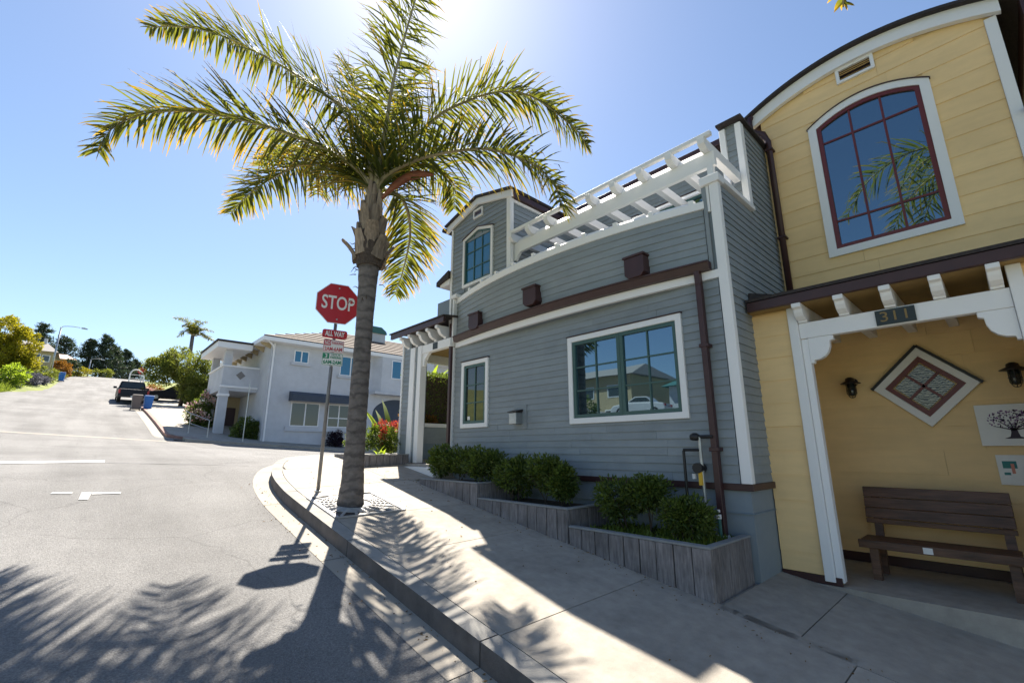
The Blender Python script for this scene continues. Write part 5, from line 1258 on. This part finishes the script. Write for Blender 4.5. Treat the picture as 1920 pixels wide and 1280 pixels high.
def simple_house(name, label, x0, x1, y0, y1, z0, ze, zr, wall, roof, wins, axis='x'):
    t = thing(name, label, 'house', ((x0+x1)/2, (y0+y1)/2, z0))
    MB().box(x0,x1,y0,y1,z0,ze).build('wall', wall, t)
    o = .4; xm = (x0+x1)/2; ym = (y0+y1)/2
    if axis == 'x': MB().add([(x0-o,y0-o,ze+.002),(x1+o,y0-o,ze+.002),(x1+o,y1+o,ze+.002),(x0-o,y1+o,ze+.002),(x0+.8,ym,zr),(x1-.8,ym,zr)], [(3,2,1,0),(0,1,5,4),(1,2,5),(2,3,4,5),(3,0,4)]).build('roof', roof, t)
    else: MB().add([(x0-o,y0-o,ze+.002),(x1+o,y0-o,ze+.002),(x1+o,y1+o,ze+.002),(x0-o,y1+o,ze+.002),(xm,y0+.8,zr),(xm,y1-.8,zr)], [(3,2,1,0),(0,1,4),(1,2,5,4),(2,3,5),(3,0,4,5)]).build('roof', roof, t)
    for face, a, b, za, zb in wins:
        if face == 'y': f = [(a,y0-.02,za),(b,y0-.02,za),(b,y0-.001,za),(a,y0-.001,za),(a,y0-.02,zb),(b,y0-.02,zb),(b,y0-.001,zb),(a,y0-.001,zb)]; g_ = MB().box(a+.08,b-.08,y0-.03,y0-.021,za+.08,zb-.08)
        else: f = [(x1+.001,a,za),(x1+.02,a,za),(x1+.02,b,za),(x1+.001,b,za),(x1+.001,a,zb),(x1+.02,a,zb),(x1+.02,b,zb),(x1+.001,b,zb)]; g_ = MB().box(x1+.021,x1+.03,a+.08,b-.08,za+.08,zb-.08)
        wn = MB().hexa(f).build('window', 'white', t); g_.build('pane', 'glassdim', wn)
    return t
zA = terrain(-5, 76)
h_ = simple_house('hill_house', 'grey roofed house partly hidden behind the yellow green tree', -7.6,-4.0,74.5,80, zA-.3, 11.0, 12.4, 'beige','greyroof',[('y',-4.9,-4.2,9.8,10.6),('y',-6.2,-5.0,9.6,10.7)])
MB().box(-5.2,-4.9,77,77.4,12.3,12.95).build('chimney','stucco',h_)
simple_house('hill_house', 'low house with a pale pink roof beside the street lamp', -5.2,-2.6,86,91, terrain(-3.5,87)-.3, 11.9, 12.9, 'beige','pinkroof',[('y',-4.2,-3.2,10.9,11.6)])
fc = thing('white_fence', 'white picket fence beside the street lamp on the bank', 'fence', (-4,69,terrain(-4,69)))
for i in range(9):
    x = -4.7+i*.17; z = terrain(x,69)-.05; MB().box(x-.05,x+.05,69,69.04,z,z+1.0).build('picket','white',fc)
MB().box(-4.8,-3.25,69.045,69.08,terrain(-4,69)+.6,terrain(-4,69)+.7).build('rail','white',fc)
def wheelie(label, x, y, m, rot=0., s=1.0):
    z = max(gz(x,y), terrain(x,y)) + .01; t = thing('wheelie_bin', label, 'bin', (x,y,z), 'wheelie bins by the kerb')
    a, b, h = .24*s, .31*s, .95*s
    MB().hexa([(x-a*.85,y-b*.8,z+.06),(x+a*.85,y-b*.8,z+.06),(x+a*.85,y+b*.8,z+.06),(x-a*.85,y+b*.8,z+.06),(x-a*1.1,y-b,z+h),(x+a*1.1,y-b,z+h),(x+a*1.1,y+b,z+h),(x-a*1.1,y+b,z+h)]).build('body', m, t, bevel=.02)
    MB().hexa([(x-a*1.2,y-b*1.1,z+h+.002),(x+a*1.2,y-b*1.1,z+h+.002),(x+a*1.2,y+b*1.15,z+h+.002),(x-a*1.2,y+b*1.15,z+h+.002),(x-a,y-b*.9,z+h+.07),(x+a,y-b*.9,z+h+.07),(x+a,y+b,z+h+.09),(x-a,y+b,z+h+.09)]).build('lid', m, t, bevel=.01)
    for sx in (-1,1): MB().tube([(x+sx*a*.9,y+b*.7,z+.09),(x+sx*(a*.9+.05),y+b*.7,z+.09)], .09, 12).build('wheel','tyre',t)
    MB().tube([(x-a*.8,y+b*1.2,z+h),(x+a*.8,y+b*1.2,z+h)], .02, 6).build('handle', m, t)
wheelie('grey brown wheelie bin behind the dark pickup at the kerb', 2.22, 38.5, 'binbrown', s=.98)
wheelie('blue wheelie bin beside the grey brown one at the kerb', 2.86, 38.9, 'binblue', s=.95)
wheelie('small blue bin on the left roadside near the top', -2.72, 70, 'binblue', s=1.0)
# vehicles ----------------------------------------------------------
def wheel(t, x, y, z, r=.36, wd=.22):
    w_ = MB().tube([(x-wd/2,y,z),(x+wd/2,y,z)], r, 18).build('wheel','tyre',t)
    MB().tube([(x-wd/2-.004,y,z),(x+wd/2+.004,y,z)], r*.58, 12).build('rim','rim_metal',w_)
def pickup(label, x, y):
    z = gz(x, y); sl_ = .10; t = thing('pickup_truck', label, 'pickup truck', (x,y,z))
    def q(v): return (x+v[0], y+v[1], z+v[2]+v[1]*sl_)
    def hx(name, m, x0,x1,y0,y1,z0,z1, tx=0., ty0=0., ty1=0., par=None, bev=.03):
        return MB().hexa([q(p) for p in ((x0,y0,z0),(x1,y0,z0),(x1,y1,z0),(x0,y1,z0),(x0+tx,y0+ty0,z1),(x1-tx,y0+ty0,z1),(x1-tx,y1-ty1,z1),(x0+tx,y1-ty1,z1))]).build(name, m, par or t, bevel=bev)
    w = .92
    hx('bed','carblack',-w,w,-2.5,.0,.42,1.06,.03)
    hx('tailgate','carblack',-w+.12,w-.12,-2.54,-2.502,.55,1.04,.0)
    hx('cabin_body','carblack',-w,w,.004,2.75,.42,1.08,.03,0,.1)
    cb = hx('cab','carblack',-w+.05,w-.05,.02,1.75,1.082,1.66,.16,.22,.55)
    MB().hexa([q(p) for p in ((-w+.17,.03,1.14),(w-.17,.03,1.14),(w-.17,.06,1.14),(-w+.17,.06,1.14),(-w+.27,.185,1.58),(w-.27,.185,1.58),(w-.27,.24,1.58),(-w+.27,.24,1.58))]).build('rear_window','glassdim',cb)
    for sx in (-1,1):
        hx('tail_light','tail', sx*(w-.06)-.06, sx*(w-.06)+.06, -2.56,-2.505,.72,1.0, bev=.01)
        hx('mirror','carblack', sx*(w+.12)-.11, sx*(w+.12)+.11, 1.35,1.45,1.05,1.22, bev=.02)
        MB().hexa([q(p) for p in ((sx*(w-.055)-.004,.25,1.12),(sx*(w-.055)+.004,.25,1.12),(sx*(w-.055)+.004,1.35,1.12),(sx*(w-.055)-.004,1.35,1.12),(sx*(w-.165)-.004,.36,1.56),(sx*(w-.165)+.004,.36,1.56),(sx*(w-.165)+.004,1.15,1.56),(sx*(w-.165)-.004,1.15,1.56))]).build('side_window','glassdim',cb)
        for yy_ in (-1.6, 1.85): wheel(t, x+sx*(w-.13), y+yy_, z+.36+yy_*sl_)
    hx('bumper','dark',-w+.05,w-.05,-2.66,-2.57,.42,.58, bev=.02)
    hx('licence_plate','signwhite',-.16,.16,-2.675,-2.662,.44,.56, bev=0)
    return t
pickup('dark pickup truck parked at the kerb up the hill', 2.35, 47.6)
def car(label, cx_, cy_, z, m, ang, name='parked_car', s=1., wagon=False):
    t = thing(name, label, 'car', (cx_,cy_,z)); ca, sa = math.cos(ang), math.sin(ang)
    def q(u,v,w_): return (cx_+(u*ca-v*sa)*s, cy_+(u*sa+v*ca)*s, z+w_*s)
    w = .88; top = [(-2.1,.30),(-2.15,.62),(-2.0,.90),(-1.2,.98)] if not wagon else [(-2.1,.30),(-2.15,.7),(-2.1,.98),(-2.0,1.0)]
    prof = top + [(.9,.96),(1.9,.82),(2.12,.6),(2.12,.30)]
    MB().prism(prof[::-1], lambda u,v,w_: q(u,w_,v), -w, w).build('body', m, t, bevel=.05*s)
    cab = [(-1.25,.98),(-.85,1.40),(.15,1.42),(.85,.97)] if not wagon else [(-2.0,1.0),(-1.85,1.62),(.2,1.64),(.95,.97)]
    cb = MB().prism(cab[::-1], lambda u,v,w_: q(u,w_,v+.002), -w+.12, w-.12).build('cab', m, t, bevel=.04*s)
    c0 = sum(p[0] for p in cab)/4
    for sd_ in (-1,1):
        MB().prism([((p[0]-c0)*.84+c0, (p[1]-1.0)*.72+1.06) for p in cab][::-1], lambda u,v,w_: q(u,w_,v), sd_*(w-.115), sd_*(w-.105)).build('side_window','glassdim',cb)
        MB().hexa([q(-2.17,sd_*.70-.12,.68),q(-2.13,sd_*.70-.12,.68),q(-2.13,sd_*.70+.12,.68),q(-2.17,sd_*.70+.12,.68),q(-2.15,sd_*.70-.12,.84),q(-2.08,sd_*.70-.12,.84),q(-2.08,sd_*.70+.12,.84),q(-2.15,sd_*.70+.12,.84)]).build('tail_light','tail',t)
        for u in (-1.35,1.35):
            p0 = q(u,sd_*(w-.16),.32); p1 = q(u,sd_*(w+.01),.32)
            w_ = MB().tube([p0,p1], .32*s, 16).build('wheel','tyre',t)
            MB().tube([q(u,sd_*(w-.1),.32), q(u,sd_*(w+.018),.32)], .18*s, 10).build('rim','rim_metal',w_)
    MB().hexa([q(*p) for p in ((cab[0][0]+.03,-w+.25,1.02),(cab[0][0]+.05,-w+.25,1.02),(cab[0][0]+.05,w-.25,1.02),(cab[0][0]+.03,w-.25,1.02),(cab[1][0]-.06,-w+.25,cab[1][1]-.05),(cab[1][0]-.04,-w+.25,cab[1][1]-.05),(cab[1][0]-.04,w-.25,cab[1][1]-.05),(cab[1][0]-.06,w-.25,cab[1][1]-.05))]).build('rear_window','glassdim',cb) if wagon else None
    return t
car('dark low car parked sideways behind the bins, right of the pickup', 5.3, 49.6, terrain(5.3,49.6)-.03, 'carblack', R(180), s=.95)
car('white car seen through the opening under the balcony wing', 7.9, 40, terrain(7.9,40)+.25, 'carwhite', R(8), s=.9, wagon=True)
# right side planting
tree('large olive green tree behind the parked vehicles', 5.3, 44.6, 8.4, [((5.2,44.6,6.7),(2.1,1.8,1.7)),((3.9,44.8,6.1),(1.3,1.4,1.3)),((6.2,44.4,5.4),(1.6,1.6,1.5)),((6.4,44.2,4.5),(1.5,1.4,1.3)),((7.6,44.6,4.8),(1.0,1.2,1.6)),((6.9,43.8,3.9),(1.1,1.0,1.2))], 'olive', 42000, .16, cr=.36, ncl=60)
fpx, fpy = 6.25, 52.0; z0 = terrain(fpx,fpy)
fp_ = thing('palm_tree', 'distant palm rising above the olive green tree', 'palm tree', (fpx,fpy,z0))
MB().tube([(fpx,fpy,z0),(fpx+.05,fpy,z0+4),(fpx,fpy,10.6)], [.2,.17,.15], 10).build('trunk','bark',fp_,smooth=True)
for dx, dz, sag in ((-1.7,1.6,.0),(-1.0,.9,-.1),(.2,1.5,.1),(1.0,1.5,.25),(1.6,.9,-.3),(2.0,.1,-.8),(1.2,.2,-.5),(-1.2,.1,-.6),(.6,.9,-.2),(-.5,1.0,.1)):
    b = (fpx,fpy,10.5); m_ = (fpx+dx*.5, fpy+random.uniform(-.6,.6), 10.5+dz*.75+.35); e_ = (fpx+dx, fpy+random.uniform(-.8,.8), 10.5+dz+sag*.6)
    frond(fp_, [b, ((b[0]+m_[0])/2,(b[1]+m_[1])/2,(b[2]+m_[2])/2+.12), m_, e_], lmax=.55, nper=70, wid=.06, yellow=.2)
bush([((4.3,29.6,1.9),(.55,.5,.75)),((4.75,30.0,2.4),(.5,.5,.8)),((4.55,29.2,1.4),(.6,.5,.5))], 'dark leafy flowering bush left of the balcony wing', 'bushleaf', n=3800, size=.12, name='flowering_bush', cr=.2, soilz=terrain(4.5,29.6), ncl=30)
bush([((4.05,29.3,1.9),(.45,.4,.7)),((4.5,28.9,1.45),(.5,.3,.5)),((4.7,29.6,2.6),(.4,.3,.5))], 'pink and white blossoms on the bush left of the balcony wing', 'flower', n=150, size=.12, name='blossoms', cr=.2, soilz=terrain(4.5,29.6)+.3, ncl=16, stems=3, w_=.9)
bush([((5.75,25.75,.95),(.55,.4,.72)),((6.15,25.6,.80),(.35,.3,.6))], 'dense dark green bush at the left corner of the white house', 'bushleaf', n=3600, size=.11, name='shrub', cr=.2, soilz=.3, ncl=30)
bush([((9.95,24.6,.50),(.48,.35,.45))], 'dark purple round bush below the white house window', 'purpleleaf', n=1800, size=.09, name='purple_shrub', cr=.16, soilz=-.0, ncl=26)
tag(MB().tube([(5.42,24.1,gz(5.42,24.1)+.1),(5.42,24.1,3.05)], .02, 8).build('metal_pole','steel',org=(5.42,24.1,.15)), 'thin bare metal pole in front of the balcony wing', 'pole')
hr = thing('handrail', 'white metal handrail on the pavement before the flowering bush', 'handrail', (3.9,25.4,gz(3.9,25.4)))
zz = gz(3.9,25.2)+.1
for a, b, h in ((3.55,25.9,1.05),(4.15,24.9,.9)): MB().tube([(a,b,gz(a,b)+.1),(a,b,gz(a,b)+h)], .016, 8).build('post','steel',hr)
MB().tube([(3.35,26.2,gz(3.35,26.2)+1.12),(3.55,25.9,gz(3.55,25.9)+1.05),(4.15,24.9,gz(4.15,24.9)+.9)], .016, 8).build('rail','steel',hr)
MB().tube([(3.55,25.9,gz(3.55,25.9)+.6),(4.15,24.9,gz(4.15,24.9)+.5)], .014, 8).build('rail','steel',hr)
pe = thing('flower_pot_bed', 'low dark raised bed under the corner bush of the white house', 'planter', (5.9,25.3,.2))
MB().box(5.2,6.34,24.98,25.0+.06,.0,.42).build('kerb_wall','rim',pe); MB().box(5.2,6.34,25.06,26.5,.0,.34).build('soil','soil',pe)
# far stop sign and white arbour up the hill
fs = thing('far_stop_sign', 'small red stop sign beyond the pickup', 'road sign', (3.6,62,gz(3.6,62)))
z0 = terrain(3.6,62); MB().tube([(3.6,62,z0-.1),(3.6,62,z0+2.3)], .04, 8).build('post','steel',fs)
MB().prism([(3.6+.42*math.cos(R(22.5+45*k)), z0+2.2+.42*math.sin(R(22.5+45*k))) for k in range(8)], lambda u,v,w_: (u,w_,v), 61.93, 61.955).build('octagon_plate','signred',fs)
ab = thing('white_arbour', 'white pipe arbour beyond the pickup', 'arbour', (3.0,60,gz(3,60)))
z0 = terrain(3.0,60)
for x in (2.55,3.7): MB().tube([(x,60,z0-.1),(x,60,z0+1.9)], .06, 8).build('post','white',ab)
MB().tube([tuple(p) for p in catmull([(2.55,60,z0+1.9),(2.75,60,z0+2.25),(3.15,60,z0+2.3),(3.7,60,z0+1.9)],5)], .06, 8).build('arch','white',ab)
for k in range(5): MB().tube([(2.55,60,z0+.2+k*.4),(3.7,60,z0+.2+k*.4)], .03, 6).build('rail','white',ab)
for i,(x,c) in enumerate(((3.4,'flower'),(4.3,'orangeleaf'))):
    shrub(('pale blossoming shrub beyond the pickup','rust shrub beyond the parked dark car')[i], x+.3, 57+i, (.8,.6,.7), c, 900, .16)

# leaf litter and grit lying on the pavement and along the gutter
n = 420; y_ = rng.uniform(.6, 8.0, n); x_ = np.where(rng.random(n) < .45, 2.03-rng.random(n)**2*.35, np.where(rng.random(n) < .6, XP-.01-rng.random(n)**2*.25, rng.uniform(2.3,4.0,n)))
P = np.stack([x_, y_, [gz(float(a), float(b)) + (.004 if a < 2.05 else SW+.003) + .003 for a, b in zip(x_, y_)]], 1)
Dd = rng.normal(size=(n,3))*np.array([1,1,.12]); Dd /= np.linalg.norm(Dd,axis=1,keepdims=True)
M['litter'] = leafmat('dry_leaf_litter', (.10,.06,.03), (.26,.17,.08), (.2,.12,.05), .2, .8)
ll = leafmesh('leaf_litter', 'litter', P, Dd, .012+.028*rng.random(n)**2, .012, None, (2.6,4,-1), 'stuff'); ll['label'] = 'scattered dry leaf litter on the pavement and gutter'; ll['category'] = 'leaf litter'

# ================================================================== ACROSS THE STREET (seen in the windows)
zq = terrain(-20, 18)
a = simple_house('beige_house', 'beige house with white windows mirrored in the large green window', -27,-20,19,27, zq-.6, 5.6, 6.9, 'beige','greyroof',[('x',20,21.2,3.9,4.9),('x',22.5,23.7,3.9,4.9),('x',25,26.2,3.9,4.9),('x',20,21.5,2.0,3.0),('x',23,25,2.0,3.0)], 'y')
b = simple_house('teal_roofed_house', 'pale house with teal roof mirrored in the large green window', -27,-20,8.5,16, zq-.6, 4.3, 5.8, 'stucco','copper',[('x',9.5,11,2.4,3.4),('x',13,15,2.2,3.4)], 'y')
car('white car mirrored in the large green window', -18.2, 17.2, terrain(-18.2,17.2), 'carwhite', R(80), s=.9)
zf = terrain(-9.5,16.2)
mp_ = thing('fan_palm', 'shaggy fan palm mirrored in the large green window', 'palm tree', (-9.5,16.2,zf))
MB().tube([(-9.5,16.2,zf-.1),(-9.5,16.2,6.0)], [.3,.26], 12).build('trunk','bark',mp_)
MB().lathe((-9.5,16.2,0), [(.3,3.9),(.75,4.1),(.8,5.0),(.5,6.0),(.2,6.3)], 14).build('dead_skirt','fibre',mp_)
P, Dd = ell(1200, (-9.5,16.2,6.4), (1.5,1.5,1.2), .3); leafmesh('crown','frond',P,Dd,.55,.10,mp_)
shrub('dark hedge across the street mirrored in the window', -12.5, 19, (1.2,2.5,.9), 'hedge', 2600, .2)

for ob in scene.objects:
    if ob.type == 'MESH' and ob.parent is None and 'label' not in ob and 'kind' not in ob: ob['kind'] = 'structure'
